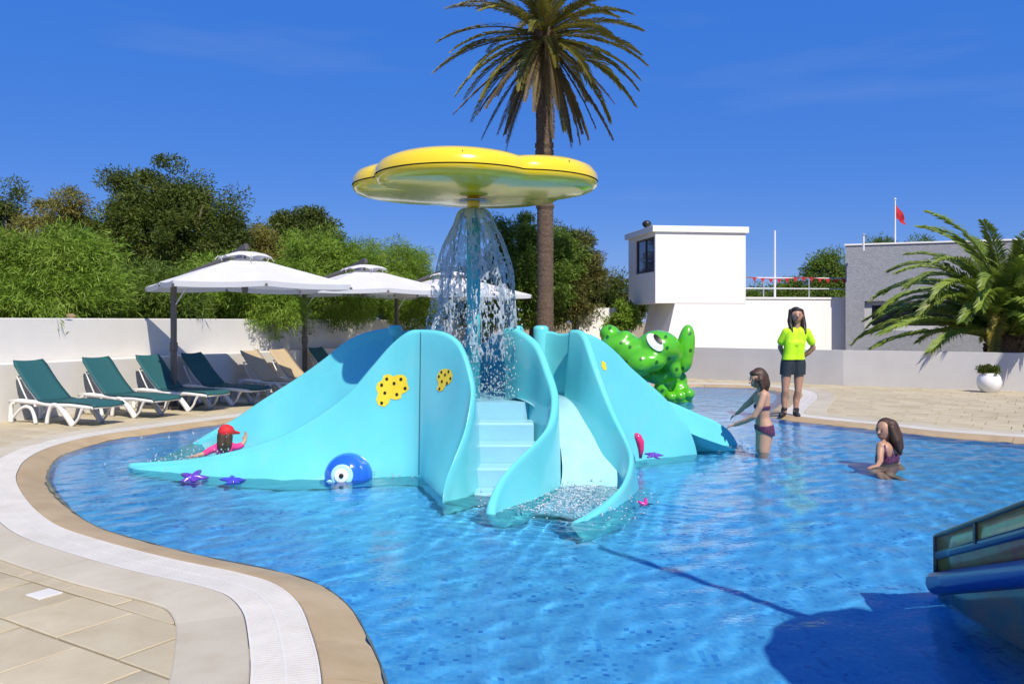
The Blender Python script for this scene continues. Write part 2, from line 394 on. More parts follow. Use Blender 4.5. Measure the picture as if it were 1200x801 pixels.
# ------------------------------------------------------------------ water
def water_mat():
    m = bpy.data.materials.new('pool_water'); m.use_nodes = True; N = m.node_tree.nodes; L = m.node_tree.links; N.remove(N['Principled BSDF'])
    tc = N.new('ShaderNodeTexCoord')
    n1 = N.new('ShaderNodeTexNoise'); n1.inputs['Scale'].default_value = 26; n1.inputs['Detail'].default_value = 3; L.new(tc.outputs['Object'], n1.inputs['Vector'])
    bp = N.new('ShaderNodeBump'); bp.inputs['Strength'].default_value = .35; bp.inputs['Distance'].default_value = .008; L.new(n1.outputs['Fac'], bp.inputs['Height'])
    gl = N.new('ShaderNodeBsdfGlossy'); gl.inputs['Roughness'].default_value = .03; L.new(bp.outputs[0], gl.inputs['Normal'])
    rf = N.new('ShaderNodeBsdfRefraction'); rf.inputs['IOR'].default_value = 1.33; rf.inputs['Roughness'].default_value = 0; rf.inputs['Color'].default_value = (.80, .95, 1, 1)
    fr = N.new('ShaderNodeFresnel'); fr.inputs['IOR'].default_value = 1.33; L.new(bp.outputs[0], fr.inputs['Normal'])
    ms = N.new('ShaderNodeMixShader'); L.new(fr.outputs[0], ms.inputs[0]); L.new(rf.outputs[0], ms.inputs[1]); L.new(gl.outputs[0], ms.inputs[2])
    L.new(ms.outputs[0], N['Material Output'].inputs[0]); return m
m_water = water_mat()
CELL = .036
gx = np.arange(-6.2, 11, CELL); gy = np.arange(-.2, 20.4, CELL)
XX, YY = np.meshgrid(gx, gy); ZZ = np.zeros_like(XX)
wr = np.random.default_rng(3)
for k in range(46):
    lam = .16 * (1.07 ** k) * wr.uniform(.9, 1.1); th = wr.normal(2.6, 1.15); kx, ky = math.cos(th) * 2 * math.pi / lam, math.sin(th) * 2 * math.pi / lam
    amp = .0015 * lam ** .7 * (1.0 if lam < .5 else .42)
    ph = wr.uniform(0, 6.28); w2 = .6 * np.sin(XX * ky * .11 + YY * kx * .13 + ph * 3)
    ZZ += amp * np.sin(kx * XX + ky * YY + ph + w2)
# splash-down rings off the flumes
for (sx, sy, am) in ((.45, 7.0, .008), (-3.6, 9.2, .004), (2.6, 9.9, .003)):
    d = np.hypot(XX - sx, YY - sy); ZZ += am * np.exp(-(d / .9) ** 2) * (.25 * np.sin(d * 26 + XX * 3) + 1.2 * np.sin(XX * 31 + YY * 17) * np.cos(YY * 27 - XX * 12))
nx, ny = len(gx), len(gy)
WV = np.stack([XX, YY, ZZ + WZ], -1).reshape(-1, 3)
ii = (np.arange(ny - 1)[:, None] * nx + np.arange(nx - 1)[None]).ravel()
WF = np.stack([ii, ii + 1, ii + 1 + nx, ii + nx], 1)
cc = WV[WF].mean(1)
keep = inside(cc[:, :2], offset(.09)[::2]); WF = WF[keep]
used = np.unique(WF); remap = np.full(len(WV), -1); remap[used] = np.arange(len(used))
me = np_mesh('water', WV[used], remap[WF]); me.polygons.foreach_set('use_smooth', [True] * len(me.polygons))
water = link('pool_water', me, m_water); tag(water, kind='structure')
# ------------------------------------------------------------------ walls on the left, behind the loungers
m_white = mat('white_render', (.66, .64, .60), .85, var=.05, scale=1.2, bump=.35, bscale=70, dist=.006)
m_white2 = mat('white_plaster', (.82, .80, .78), .85, var=.03, scale=.8, bump=.15, bscale=60, dist=.004)
wdir = Vector((.41, .912)).normalized(); wnor = Vector((wdir.y, -wdir.x))
W0 = Vector((-7.42, 12.3))
def wall_pt(s, d): return W0 + wdir * s + wnor * d
def wall_slab(name, s0, s1, d0, d1, h, m):
    q = [wall_pt(s0, d0), wall_pt(s1, d0), wall_pt(s1, d1), wall_pt(s0, d1)]
    c = sum(q, Vector((0, 0))) / 4
    o = MB().prism([p - c for p in q], -.03, h).build(name, m, None, bevel=.015); o.location = (c.x, c.y, 0); return o
tag(wall_slab('garden_wall', -12, 17.5, -.62, -.40, 1.51, m_white), 'tall white rendered garden wall with shrubs hanging over its top', 'wall')
tag(wall_slab('low_wall', -12, 17.0, -.396, 0, .84, m_white), 'low white ledge wall right behind the row of loungers', 'wall')
st = MB().ball((0, 0, .03), (.09, .06, .05), nu=10, nv=6).build('stone', mat('brown_stone', (.25, .18, .10), .9, var=.2), None, True)
q = wall_pt(1.6, -.5); st.location = (q.x, q.y, 1.51); tag(st, 'small brown stone lying on top of the tall white garden wall', 'stone')

# ------------------------------------------------------------------ sun loungers
m_resin = mat('white_resin', (.80, .79, .76), .35, var=.05, scale=8)
m_teal = mat('teal_sling', (.010, .085, .092), .75, var=.14, scale=300, bump=.3, bscale=400, dist=.002)
m_tan = mat('beige_sling', (.45, .35, .21), .75, var=.12, scale=300, bump=.3, bscale=400, dist=.002)
def lounger(m_sling):
    """x along the bed from the head (0) to the foot (1.9), y across"""
    root = empty('sun_lounger')
    hw = .34; kx = .72; sz = .335
    top = (.10, .90)                                     # x, z of the backrest's upper end
    def sling(path, hw, tap=False):
        rows = []
        for k, (x, z) in enumerate(path):
            row = []
            for j in range(9):
                hh = hw * min(1.0, .80 + .10 * k) if tap else hw; y = hh * (j / 4 - 1); sag = -.018 * (1 - (j / 4 - 1) ** 2)
                row.append((x, y, z + sag))
            rows.append(row)
        return rows
    def slab(rows, name, m):
        mb = MB().grid(rows); n = len(mb.v); mb.add([(x, y, z - .016) for x, y, z in mb.v], [tuple(reversed(f)) for f in mb.f])
        R_, C = len(rows), 9
        for i in range(R_ - 1):
            mb.f.append((i * C, (i + 1) * C, n + (i + 1) * C, n + i * C)); mb.f.append((i * C + 8, n + i * C + 8, n + (i + 1) * C + 8, (i + 1) * C + 8))
        for j in range(8):
            mb.f.append((j, n + j, n + j + 1, j + 1)); b = (R_ - 1) * C; mb.f.append((b + j, b + j + 1, n + b + j + 1, n + b + j))
        return mb.build(name, m, root, True)
    bp = [(top[0] - .03, top[1] - .005), (top[0], top[1]), (top[0] + .06, top[1] - .07)] + [(top[0] + (kx - top[0]) * t, top[1] + (sz + .01 - top[1]) * t - .035 * math.sin(math.pi * t)) for t in (.2, .35, .5, .65, .8, .92, 1)]
    slab(sling(bp, hw, True), 'backrest', m_sling)
    sp = [(kx + .012, sz + .012), (.85, sz - .004), (1.0, sz), (1.2, sz + .008), (1.45, sz + .004), (1.7, sz - .003), (1.86, sz - .012), (1.9, sz - .04)]
    slab(sling(sp, hw), 'seat', m_sling)
    for s in (-1, 1):
        y = s * (hw - .035)
        MB().tube([(.02, y, .30), (.3, y, .315), (.7, y, .30), (1.0, y, .275), (1.4, y, .29), (1.88, y, .27)], [.03, .034, .034, .034, .034, .026], 8).build('side_rail', m_resin, root, True)
        # two arched leg pairs on each side
        for pts, rr in (([(.06, y, 0), (.05, y, .12), (.07, y, .25), (.16, y, .30)], [.045, .038, .034, .034]),
                        ([(.05, y, .02), (.2, y, .15), (.36, y, .235), (.5, y, .22), (.58, y, .12), (.62, y, 0)], [.02, .021, .024, .026, .03, .036]),
                        ([(1.44, y, 0), (1.36, y, .08), (1.22, y, .2), (1.1, y, .28), (.98, y, .27), (.9, y, .15), (.86, y, 0)], [.05, .048, .046, .042, .036, .032, .036]),
                        ([(1.44, y, .02), (1.54, y, .1), (1.6, y, .2), (1.68, y, .285)], [.02, .02, .022, .026])):
            c = [Vector(p) for p in crom(pts, 3)]; r2 = np.interp(np.linspace(0, 1, len(c)), np.linspace(0, 1, len(rr)), rr)
            MB().tube(c, list(r2), 8).build('leg', m_resin, root, True)
        MB().tube([(.16, s * .27, .66), (.26, s * .27, .5), (.40, s * .27, .31)], .014, 6).build('back_strut', m_resin, root, True)
        MB().tube([(top[0] + .02, s * (hw - .06), top[1] - .06), (.4, s * (hw - .03), .545), (kx, s * (hw - .03), sz - .05)], .015, 6).build('back_rail', m_resin, root, True)
    MB().tube([(.62, -hw, .26), (.62, hw, .26)], .02, 6).build('crossbar', m_resin, root, True)
    MB().tube([(1.86, -hw, .265), (1.86, hw, .265)], .022, 6).build('crossbar', m_resin, root, True)
    MB().tube([(.16, -.28, .66), (.16, .28, .66)], .014, 6).build('crossbar', m_resin, root, True)
    return root
lt = lounger(m_teal); lb = lounger(m_tan)
LG = 'sun loungers lined up along the white wall'
lspec = [(12.3, 't', 'sunlit teal sling lounger at the open end of the row, furthest from the parasols'), (13.36, 't', 'sunlit teal lounger, second in the row, next to the shaded dark ones'),
         (14.29, 't', 'dark teal lounger in parasol shade, beside the sunlit teal pair'), (15.2, 't', 'dark teal lounger in parasol shade, next to the first beige lounger'),
         (16.58, 'b', 'beige sling lounger beside the shaded teal lounger'), (17.35, 'b', 'beige sling lounger beside the second parasol pole'),
         (18.5, 't', 'dark teal lounger just showing over the slide, beyond the beige pair')]
first = {'t': True, 'b': True}
for Y, k, lab in lspec:
    src = lt if k == 't' else lb
    o = src if first[k] else copy_tree(src); first[k] = False
    s = (Y - 12.3) / wdir.y + .34; p = wall_pt(s, .10); o.location = (p.x, p.y, .001); o.scale = (.88, .80, 1)
    o.rotation_euler = (0, 0, math.atan2(wnor.y, wnor.x) + random.gauss(0, .02)); tag(o, lab, 'lounger', LG)

# ------------------------------------------------------------------ cantilever parasols
m_canvas = mat('white_canvas', (.70, .69, .70), .8, var=.03, scale=3, bump=.1, bscale=200, trans=.22)
m_pole = mat('grey_aluminium', (.13, .12, .115), .45, metal=.4, var=.1)
m_strut = mat('pale_aluminium', (.62, .62, .60), .4, metal=.2)
def parasol():
    root = empty('cantilever_parasol')
    # canopy centre over (0,0); square with corners on the axes; mast behind at (-1.25, -.35)
    rimz, apz, hd = 2.10, 2.62, 2.08
    def rim(k):      # 8 points: corners and mid sides
        a = math.pi / 4 * k; r = hd if k % 2 == 0 else hd * .7071 * .985
        return Vector((r * math.cos(a), r * math.sin(a), rimz + (.0 if k % 2 == 0 else .035)))
    ap = Vector((0, 0, apz)); mb = MB(); NR = 8
    rows = []
    for j in range(NR + 1):
        t = .13 + .87 * j / NR; row = []
        for k in range(8):
            a, b = rim(k), rim((k + 1) % 8)
            for u in range(6):
                p = a.lerp(b, u / 6); q = ap.lerp(p, t); w = math.sin(math.pi * u / 6)
                q.z -= .035 * w * t * (1 - .35 * t) - .06 * math.sin(math.pi * t) * 0; row.append(q)
        rows.append(row)
    mb.grid(rows, close=True); rows2 = [rows[-1], [p - Vector((0, 0, .085)) + Vector((-p.x, -p.y, 0)) * .006 for p in rows[-1]]]
    mb.build('canopy', m_canvas, root, False, fixn=False)
    cv = MB().grid(rows2, close=True).build('valance', m_canvas, root, False, fixn=False)
    vr = []
    for j in range(4):
        row = []
        for k in range(48):
            a = 2 * math.pi * k / 48; sq = 1 / max(abs(math.cos(a)) + abs(math.sin(a)), .7); r = (.02, .2, .42, .56)[j] * sq
            row.append((r * math.cos(a), r * math.sin(a), apz + (.075, .06, .015, -.05)[j] + (.035 * abs(math.sin(a * 4)) if j == 3 else 0)))
        vr.append(row)
    MB().grid(vr, close=True).build('vent_cap', m_canvas, root, True, fixn=False)
    for k in range(8):
        p = rim(k); q = ap.lerp(p, .12)
        MB().tube([q - Vector((0, 0, .03)), p - Vector((0, 0, .03))], .011, 6).build('rib', m_strut, root)
        MB().tube([p * 1.0 + Vector((0, 0, -.05)), p * 1.0 + Vector((0, 0, -.09)) + p.normalized() * .012], .022, 6).build('rib_end', m_pole, root)
        h = ap.lerp(p, .27)
    for k in (1, 3, 5, 7):
        p = ap.lerp(rim(k), .28) + Vector((0, 0, .03)); d = Vector((p.x, p.y, 0)).normalized()
        MB().tube([p, p + Vector((0, 0, .07)) + d * .02, p + Vector((0, 0, .08)) + d * .07, p + Vector((0, 0, .02)) + d * .12], .008, 5).build('vent_loop', m_strut, root)
    hub = MB().lathe([(.001, 1.98), (.05, 1.98), (.06, 2.05), (.06, 2.2), (.03, 2.25), (.001, 2.25)], n=12).build('hub', m_pole, root, True)
    MB().tube([(0, 0, 2.2), (0, 0, apz + .14)], .02, 8).build('hub_rod', m_pole, root)
    mx, my = -1.32, -.22
    MB().box((mx, my, 1.12), (.085, .085, 2.24)).build('mast', m_pole, root, bevel=.01)
    MB().box((mx, my, .03), (.75, .75, .06)).build('base_plate', m_pole, root, bevel=.01)
    MB().box((mx, my, 1.05), (.11, .11, .16)).build('crank_box', m_pole, root, bevel=.015)
    a, b = Vector((mx - .05, my, 1.95)), Vector((.03, .0, apz + .17))
    d = b - a; M = d.to_track_quat('X', 'Z').to_matrix()
    # the arm runs behind and above the canopy's rear side
    MB().tube([Vector((mx, my, 2.18)), Vector((mx * .98, my + .55, 2.38)), Vector((-.7, .45, 2.60)), b], [.035, .04, .045, .045], 8).build('arm', m_pole, root)
    MB().tube([b, Vector((b.x, b.y, apz + .1))], .05, 8).build('arm_cap', m_pole, root)
    MB().tube([(mx + .04, my, 1.78), (mx + .26, my + .02, 2.08)], .014, 6).build('stay', m_strut, root)
    return root
par = parasol()
pspec = [(287, 14.4, 'white square parasol over the shaded teal loungers, whole canopy clear of the fountain'), (427, 18.5, 'white square parasol between the two others, its pole beside the beige loungers'),
         (527, 21.0, 'white square parasol partly behind the falling fountain water')]
for i, (px, Y, lab) in enumerate(pspec):
    o = par if i == 0 else copy_tree(par)
    sc_ = .93 if i == 0 else 1.0; o.scale = (sc_, sc_, .98 if i == 0 else 1.0)
    o.location = ((px - 600) / 1000 * Y, Y, 0); o.rotation_euler = (0, 0, math.radians(-14 if i == 0 else -16))
    tag(o, lab, 'parasol', 'white cantilever parasols along the wall')

# ------------------------------------------------------------------ low wall on the right, in two runs
m_white3 = mat('grey_white_render', (.55, .535, .52), .85, var=.05, scale=1.5, bump=.3, bscale=60, dist=.005)
lw = [(1.0, 24.9), (4.75, 21.75), (7.55, 19.45), (10.7, 17.75), (16, 14.9)]
lwv = [Vector(p) for p in lw]; lb_ = [p + Vector((.55, .83)) * .24 for p in lwv]
mb = MB(); n = len(lwv)
for i in range(n - 1):
    mb.hull([(*lwv[i], -.03), (*lwv[i + 1], -.03), (*lb_[i + 1], -.03), (*lb_[i], -.03)], [(*lwv[i], .80), (*lwv[i + 1], .80), (*lb_[i + 1], .80), (*lb_[i], .80)])
tag(mb.build('parapet_wall', m_white3, None, merge=True), 'long low pale wall closing the deck behind the swimmers and the pot', 'wall')
# white pot with a small shrub
pc = G(1159, 459.5)
pot = MB().lathe([(.001, 0), (.13, 0), (.15, .02), (.215, .12), (.235, .22), (.215, .32), (.17, .385), (.175, .40), (.16, .40), (.155, .37), (.001, .36)], n=32).build('plant_pot', mat('white_glaze', (.8, .79, .77), .3, var=.04, scale=5), None, True)
pot.location = (pc.x, pc.y, 0); tag(pot, 'round white ceramic pot standing on the deck against the low wall', 'pot')

# ------------------------------------------------------------------ white lifeguard building with terrace
bld = empty('white_building', (4.2, 25, 0)); tag(bld, 'flat-roofed white building with an overhanging lookout room and a roof terrace', 'building')
fd = Vector((.99, .14)).normalized(); bdv = Vector((-.18, .985)).normalized()
def bp_(u, v, z): q = fd * u + bdv * v; return (q.x, q.y, z)
def bbox(u0, u1, v0, v1, z0, z1, name, m, parent=bld, bevel=0):
    o = MB().hull([bp_(u0, v0, z0), bp_(u1, v0, z0), bp_(u1, v1, z0), bp_(u0, v1, z0)], [bp_(u0, v0, z1), bp_(u1, v0, z1), bp_(u1, v1, z1), bp_(u0, v1, z1)]).build(name, m, parent, bevel=bevel); return o
BW = 2.78
# lookout room: left side wall has a window opening, so it is put together round it
bbox(.16, BW, 0, 2.5, 2.0, 4.08, 'room_wall', m_white2)
for v0, v1, z0, z1 in ((0, .10, 2.0, 4.08), (1.82, 2.5, 2.0, 4.08), (.10, 1.82, 2.0, 2.93), (.10, 1.82, 3.97, 4.08)):
    bbox(0, .158, v0, v1, z0, z1, 'side_wall', m_white2)
m_glass = mat('dark_glass', (.03, .06, .14), .06, spec=.8)
m_frame = mat('brown_frame', (.10, .06, .04), .5)
fr = bbox(.07, .10, .10, 1.82, 2.93, 3.97, 'window', m_glass)
for v in (.11, .95, 1.75): bbox(.04, .068, v, v + .06, 2.935, 3.965, 'window_frame', m_frame, fr)
for z in (2.935, 3.92): bbox(.045, .066, .175, 1.745, z, z + .045, 'window_frame', m_frame, fr)
rf = bbox(-.10, BW + .08, -.06, 2.6, 4.085, 4.27, 'roof_slab', m_white2, bevel=.01)
# ground floor: front wall with a slanted left end under the room
MB().hull([bp_(.12, .01, -.05), bp_(BW, .01, -.05), bp_(BW, 2.2, -.05), bp_(.12, 2.2, -.05)], [bp_(.60, .01, 1.995), bp_(BW, .01, 1.995), bp_(BW, 2.2, 1.995), bp_(.60, 2.2, 1.995)]).build('ground_wall', m_white2, bld)
bbox(BW + .002, 6.6, .01, 5, -.05, 2.13, 'terrace_wall', m_white2)
bbox(BW + .003, 6.6, -.02, .3, 2.133, 2.19, 'terrace_coping', m_white2)
bbox(-1.6, .1, 2.6, 3.0, -.05, 1.9, 'rear_wall', m_white2)
lampo = MB().ball((0, 0, .06), (.14, .14, .11)).tube([(0, 0, -.05), (0, 0, .06)], .05).build('roof_siren', mat('black_plastic', (.02, .02, .02), .4), None, True)
q = bp_(-.05, .6, 4.30); lampo.location = (4.2 + q[0], 25 + q[1], 4.32); tag(lampo, 'small black dome fitting on the roof corner of the lookout room', 'roof fitting')
# railing and bunting on the terrace
m_rail = mat('galvanised_rail', (.55, .56, .58), .4, metal=.5)
rail = empty('terrace_railing', (4.2, 25, 0)); tag(rail, 'thin grey metal railing along the white roof terrace', 'railing')
for u in (3.4, 4.85, 6.3): MB().tube([bp_(u, .12, 2.19), bp_(u, .12, 2.78)], .02, 8).build('post', m_rail, rail)
for z in (2.45, 2.77): MB().tube([bp_(BW + .02, .12, z), bp_(6.59, .12, z)], .017, 8).build('rail', m_rail, rail)
bun = empty('pennant_bunting', (4.2, 25, 0)); tag(bun, 'string of small red pennants tied along the terrace railing', 'bunting')
m_red = mat('red_cloth', (.60, .02, .03), .7, var=.1, trans=.25)
def sagz(u): return 2.79 - .06 * math.sin((u - BW) / (6.6 - BW) * math.pi * 2) ** 2
MB().tube([bp_(u, .09, sagz(u)) for u in np.linspace(BW + .03, 6.55, 24)], .008, 5).build('cord', m_red, bun)
for k in range(14):
    u = BW + .25 + k * .26; z = sagz(u)
    MB().hull([bp_(u, .085, z), bp_(u + .13, .085, z), bp_(u + .075, .085, z - .13)], [bp_(u, .092, z), bp_(u + .13, .092, z), bp_(u + .075, .10, z - .13)]).build('pennant', m_red, bun)
# poles and flag
m_wp = mat('white_pole', (.75, .75, .75), .4)
q = P(908, 348, 26.2); o = MB().tube([(0, 0, 0), (0, 0, 2.15)], [.035, .03], 10).build('pole', m_wp, None); o.location = (q.x, q.y, 2.1); tag(o, 'plain white pole standing on the roof terrace of the white building', 'pole')
q = P(1012, 287, 24.6); vp = empty('vent_pipe', (q.x, q.y, 3.5)); tag(vp, 'short white vent pipe with a cap on the grey building roof', 'pipe')
MB().tube([(0, 0, 0), (0, 0, .45)], .03, 8).build('pipe', m_wp, vp); MB().lathe([(.001, .5), (.05, .47), (.05, .45), (.001, .45)], n=10).build('cap', m_rail, vp)
q = P(1049, 287, 25.2); fp = empty('flagpole', (q.x, q.y, 3.45)); tag(fp, 'white flagpole on the grey building with a limp red flag', 'flagpole')
MB().tube([(0, 0, 0), (0, 0, 1.6)], [.028, .02], 8).build('pole', m_wp, fp); MB().ball((0, 0, 1.62), .035, nu=8, nv=6).build('finial', m_wp, fp, True)
rows = []
for i in range(9):
    t = i / 8; zt = 1.50 - .42 * t; zb = 1.05 - .25 * t * 0 - .20 * t
    rows.append([(.02 + .27 * t + .01 * math.sin(j * 1.3), .05 * math.sin(t * 7 + j * .5), zt + (zb - zt) * j / 7 - .0) for j in range(8)])
MB().grid(rows).build('flag', m_red, fp, True, fixn=False)

# ------------------------------------------------------------------ grey stucco building
m_stucco = mat('grey_stucco', (.30, .31, .345), .9, var=.10, scale=9, bump=.8, bscale=30, dist=.02)
gb = empty('grey_building', (9.87, 25.25, 0)); tag(gb, 'flat grey stucco building with a recessed window behind the young palm', 'building')
gd = Vector((.93, -.367)).normalized(); gv = Vector((.367, .93)).normalized()
def gbox(u0, u1, v0, v1, z0, z1, name, m, parent=gb):
    f = lambda u, v, z: ((gd * u + gv * v).x, (gd * u + gv * v).y, z)
    return MB().hull([f(u0, v0, z0), f(u1, v0, z0), f(u1, v1, z0), f(u0, v1, z0)], [f(u0, v0, z1), f(u1, v0, z1), f(u1, v1, z1), f(u0, v1, z1)]).build(name, m, parent)
gbox(0, 9, .25, 5, -.05, 3.70, 'core', m_stucco)
wu0, wu1, wz0, wz1 = .52, 3.5, 1.20, 2.06
gbox(0, wu0, 0, .248, -.05, 3.70, 'front_wall', m_stucco); gbox(wu1, 9, 0, .248, -.05, 3.70, 'front_wall', m_stucco)
gbox(wu0 + .001, wu1 - .001, 0, .248, -.05, wz0, 'front_wall', m_stucco); gbox(wu0 + .001, wu1 - .001, 0, .248, wz1, 3.70, 'front_wall', m_stucco)
gbox(-.03, 9, -.03, .3, 3.702, 3.75, 'parapet_cap', m_white2)
wf = gbox(wu0 + .2, wu1 - .1, .19, .215, wz0 + .14, wz1 - .12, 'window', mat('black_glass', (.008, .01, .014), .08))
m_wf = mat('grey_white_frame', (.5, .5, .51), .6)
for a in ((wu0 + .002, wu0 + .2, wz0 + .002, wz1 - .002), (wu1 - .1, wu1 - .002, wz0 + .002, wz1 - .002), (wu0 + .202, wu1 - .102, wz0 + .002, wz0 + .14), (wu0 + .202, wu1 - .102, wz1 - .12, wz1 - .002)):
    gbox(a[0], a[1], .12, .2, a[2], a[3], 'window_frame', m_wf, wf)
# ------------------------------------------------------------------ water slide
m_cyan = mat('cyan_gelcoat', (.135, .60, .65), .25, var=.05, scale=1.5, coat=.35, stain=((.22, .58, .60), 3.5, .35))
m_pale = mat('pale_blue_tread', (.27, .54, .66), .35, var=.05, scale=3, bump=.2, bscale=120, dist=.003)
m_wet = mat('wet_pale_flume', (.34, .60, .70), .2, var=.08, scale=7, bump=.5, bscale=18, dist=.01, coat=.6)
m_seam = mat('dark_seam', (.02, .16, .19), .6)
slide = empty('water_slide', (-.1, 8.9, 0)); tag(slide, 'cyan fibreglass slide tower with three flumes and a stair in the pool', 'water slide')
RECV = []
def loc_child(o, root):           # meshes are made in world coordinates; keep them there under a moved root
    o.location = -root.location; return o
def wall_loft(name, st, t=.09, root=slide, m=m_cyan, n=6, bulge=.0):
    """st: [(ridge, A base, B base)] ; one continuous moulded wall: A face, rolled top edge, B face"""
    flat = [np.concatenate([np.array(r), np.array(a), np.array(b)]) for r, a, b in st]
    rows = []
    for v in crom(flat, n):
        r, a, b = Vector(v[:3]), Vector(v[3:6]), Vector(v[6:9])
        ac = Vector((b.x - a.x, b.y - a.y, 0)); ac = ac.normalized() if ac.length > 1e-6 else Vector((1, 0, 0))
        th = min(t, max(.03, ac.length and t)); ra, rb = r - ac * th / 2 - Vector((0, 0, th * .5)), r + ac * th / 2 - Vector((0, 0, th * .5))
        row = [Vector((a.x, a.y, min(a.z, -.3) if a.z < .05 else a.z))]
        for k in range(1, 7):
            u = k / 7; p = a.lerp(ra, u); p += ac * (bulge * math.sin(math.pi * u)); row.append(p)
        for k in range(7):
            w = math.pi * k / 6; row.append(r - Vector((0, 0, th * .5)) - ac * (th / 2 * math.cos(w)) + Vector((0, 0, th * .5 * math.sin(w))))
        for k in range(1, 8):
            u = k / 8; p = rb.lerp(b, u); q = (u * u * (3 - 2 * u)); p2 = Vector((rb.x + (b.x - rb.x) * (.55 * u + .45 * u ** 2.2), rb.y + (b.y - rb.y) * (.55 * u + .45 * u ** 2.2), p.z)); row.append(p2)
        row.append(b.copy()); row.append(Vector((b.x, b.y, -.42)))
        rows.append(row)
    mb = MB().grid(rows); k = len(rows[0]); e = (len(rows) - 1) * k
    mb.f += [tuple(range(k)), tuple(reversed(range(e, e + k)))]
    o = mb.build(name, m, root, True); loc_child(o, root); RECV.append(o); return o
def B(px, py): q = G(px, py, WZ); return Vector((q.x, q.y, -.05))
s1 = []
for (x, y, Y), b in (((152, 542, 8.72), (152, 548)), ((192, 540, 8.6), (195, 553)), ((233, 536, 8.5), (240, 558)), ((286, 525, 8.45), (300, 562)), ((333, 509, 8.4), (345, 563)), ((380, 482, 8.4), (385, 562)),
                    ((411, 457.5, 8.4), (412, 561)), ((436, 429, 8.4), (437, 560)), ((458, 404, 8.4), (458, 559)), ((478, 388.5, 8.35), (476, 558))):
    r = P(x, y, Y); s1.append((r, Vector((r.x + .03, r.y + .26, max(r.z - .55, -.3))), B(*b)))
for (x, y, Y), b, a in (((493, 386, 8.3), (491, 559), (-.8, 8.75, .4)), ((518, 388, 8.15), (497, 563), (-.47, 8.62, .3)), ((536, 398, 8.0), (502, 567), (-.37, 8.45, .2)), ((547, 419, 7.85), (506, 571), (-.31, 8.3, .1)),
                       ((554, 448, 7.7), (510, 575), (-.285, 8.1, 0)), ((553.5, 471, 7.55), (513, 578), (-.272, 7.9, -.1)), ((548, 500, 7.42), (516, 581), (-.265, 7.7, -.2)), ((537, 531, 7.25), (518, 584), (-.26, 7.5, -.3)),
                       ((527, 558, 7.15), (520, 587), (-.27, 7.32, -.3)), ((522, 584, 7.1), (522, 590), (-.34, 7.15, -.3))):
    s1.append((P(x, y, Y), Vector(a), B(*b)))
w1 = wall_loft('left_flume_wall', s1, .085)
s2 = [(P(*r), Vector(a), Vector(b)) for r, a, b in (((594, 384, 8.85), (-.06, 8.95, .3), (.06, 8.95, .3)), ((608, 386, 8.7), (.03, 8.75, .3), (.2, 8.75, .3)), ((629, 402, 8.5), (.12, 8.5, .2), (.33, 8.55, .2)), ((641, 430, 8.25), (.19, 8.2, .1), (.42, 8.3, .1)),
     ((650, 461, 8.0), (.22, 7.95, 0), (.46, 8.05, 0)), ((646, 493, 7.7), (.19, 7.65, -.2), (.475, 7.8, -.2)), ((629, 517, 7.35), (.1, 7.3, -.3), (.46, 7.6, -.3)), ((604, 542, 7.05), (-.03, 7.0, -.3), (.40, 7.3, -.3)),
     ((587, 563, 6.85), (-.12, 6.8, -.3), (.26, 7.0, -.3)), ((577, 587, 6.68), (-.165, 6.65, -.3), (.10, 6.72, -.3)), ((575, 604, 6.58), (-.17, 6.6, -.35), (-.03, 6.55, -.35)))]
wall_loft('stair_divider_wall', s2, .085)
s3 = [(P(*r), Vector(a), Vector(b)) for r, a, b in (((671, 386, 8.8), (.52, 8.9, .3), (.66, 8.95, .3)), ((685, 391, 8.65), (.55, 8.7, .2), (.8, 8.75, .2)), ((699, 430, 8.4), (.62, 8.4, .1), (1.0, 8.6, 0)), ((716, 475, 8.15), (.76, 8.1, -.1), (1.15, 8.45, -.2)),
     ((734, 514, 7.85), (.92, 7.9, -.3), (1.22, 8.25, -.3)), ((740, 538, 7.5), (.96, 7.6, -.3), (1.24, 7.85, -.3)), ((731, 566, 7.12), (.86, 7.15, -.3), (1.13, 7.35, -.3)), ((706, 591, 6.72), (.66, 6.75, -.3), (.90, 6.72, -.3)), ((667, 614, 6.25), (.40, 6.35, -.3), (.5, 6.12, -.3)))]
wall_loft('curled_flume_wall', s3, .085)
s4 = []
for (x, y, Y), b in (((672, 387, 8.9), (.75, 8.8, .3)), ((692, 392, 9.0), (.95, 8.86, 0)), ((707, 400, 9.1), (1.08, 8.93, -.2)), ((722, 412.5, 9.2), (1.21, 9.0, -.3)), ((740, 431, 9.3), (1.34, 9.1, -.3)), ((757, 446, 9.4), (1.46, 9.2, -.3)),
                    ((780, 467, 9.5), (1.66, 9.34, -.3)), ((795, 487, 9.55), (1.82, 9.44, -.3)), ((807, 502, 9.6), (1.96, 9.53, -.3)), ((814, 520, 9.64), (2.05, 9.59, -.3)), ((816, 533, 9.66), (2.09, 9.63, -.3))):
    r = P(x, y, Y); s4.append((r, Vector((r.x - .02, r.y + .16, max(r.z - .55, -.3))), Vector(b)))
w4 = wall_loft('right_flume_wall', s4, .085)
def simple_wall(name, pts, da, db, dz=.55, t=.08):
    st = []
    for x, y, Y in pts:
        r = P(x, y, Y); st.append((r, Vector((r.x + da[0], r.y + da[1], max(r.z - dz, -.3))), Vector((r.x + db[0], r.y + db[1], max(r.z - dz, -.3)))))
    return wall_loft(name, st, t)
simple_wall('right_flume_rear_wall', [(675, 396, 9.9), (700, 410, 10.0), (735, 440, 10.1), (770, 464, 10.2), (792, 473, 10.25), (822, 486, 10.3), (838, 493, 10.32), (855, 505, 10.35), (866, 523, 10.35)], (.02, -.2), (.02, .14))
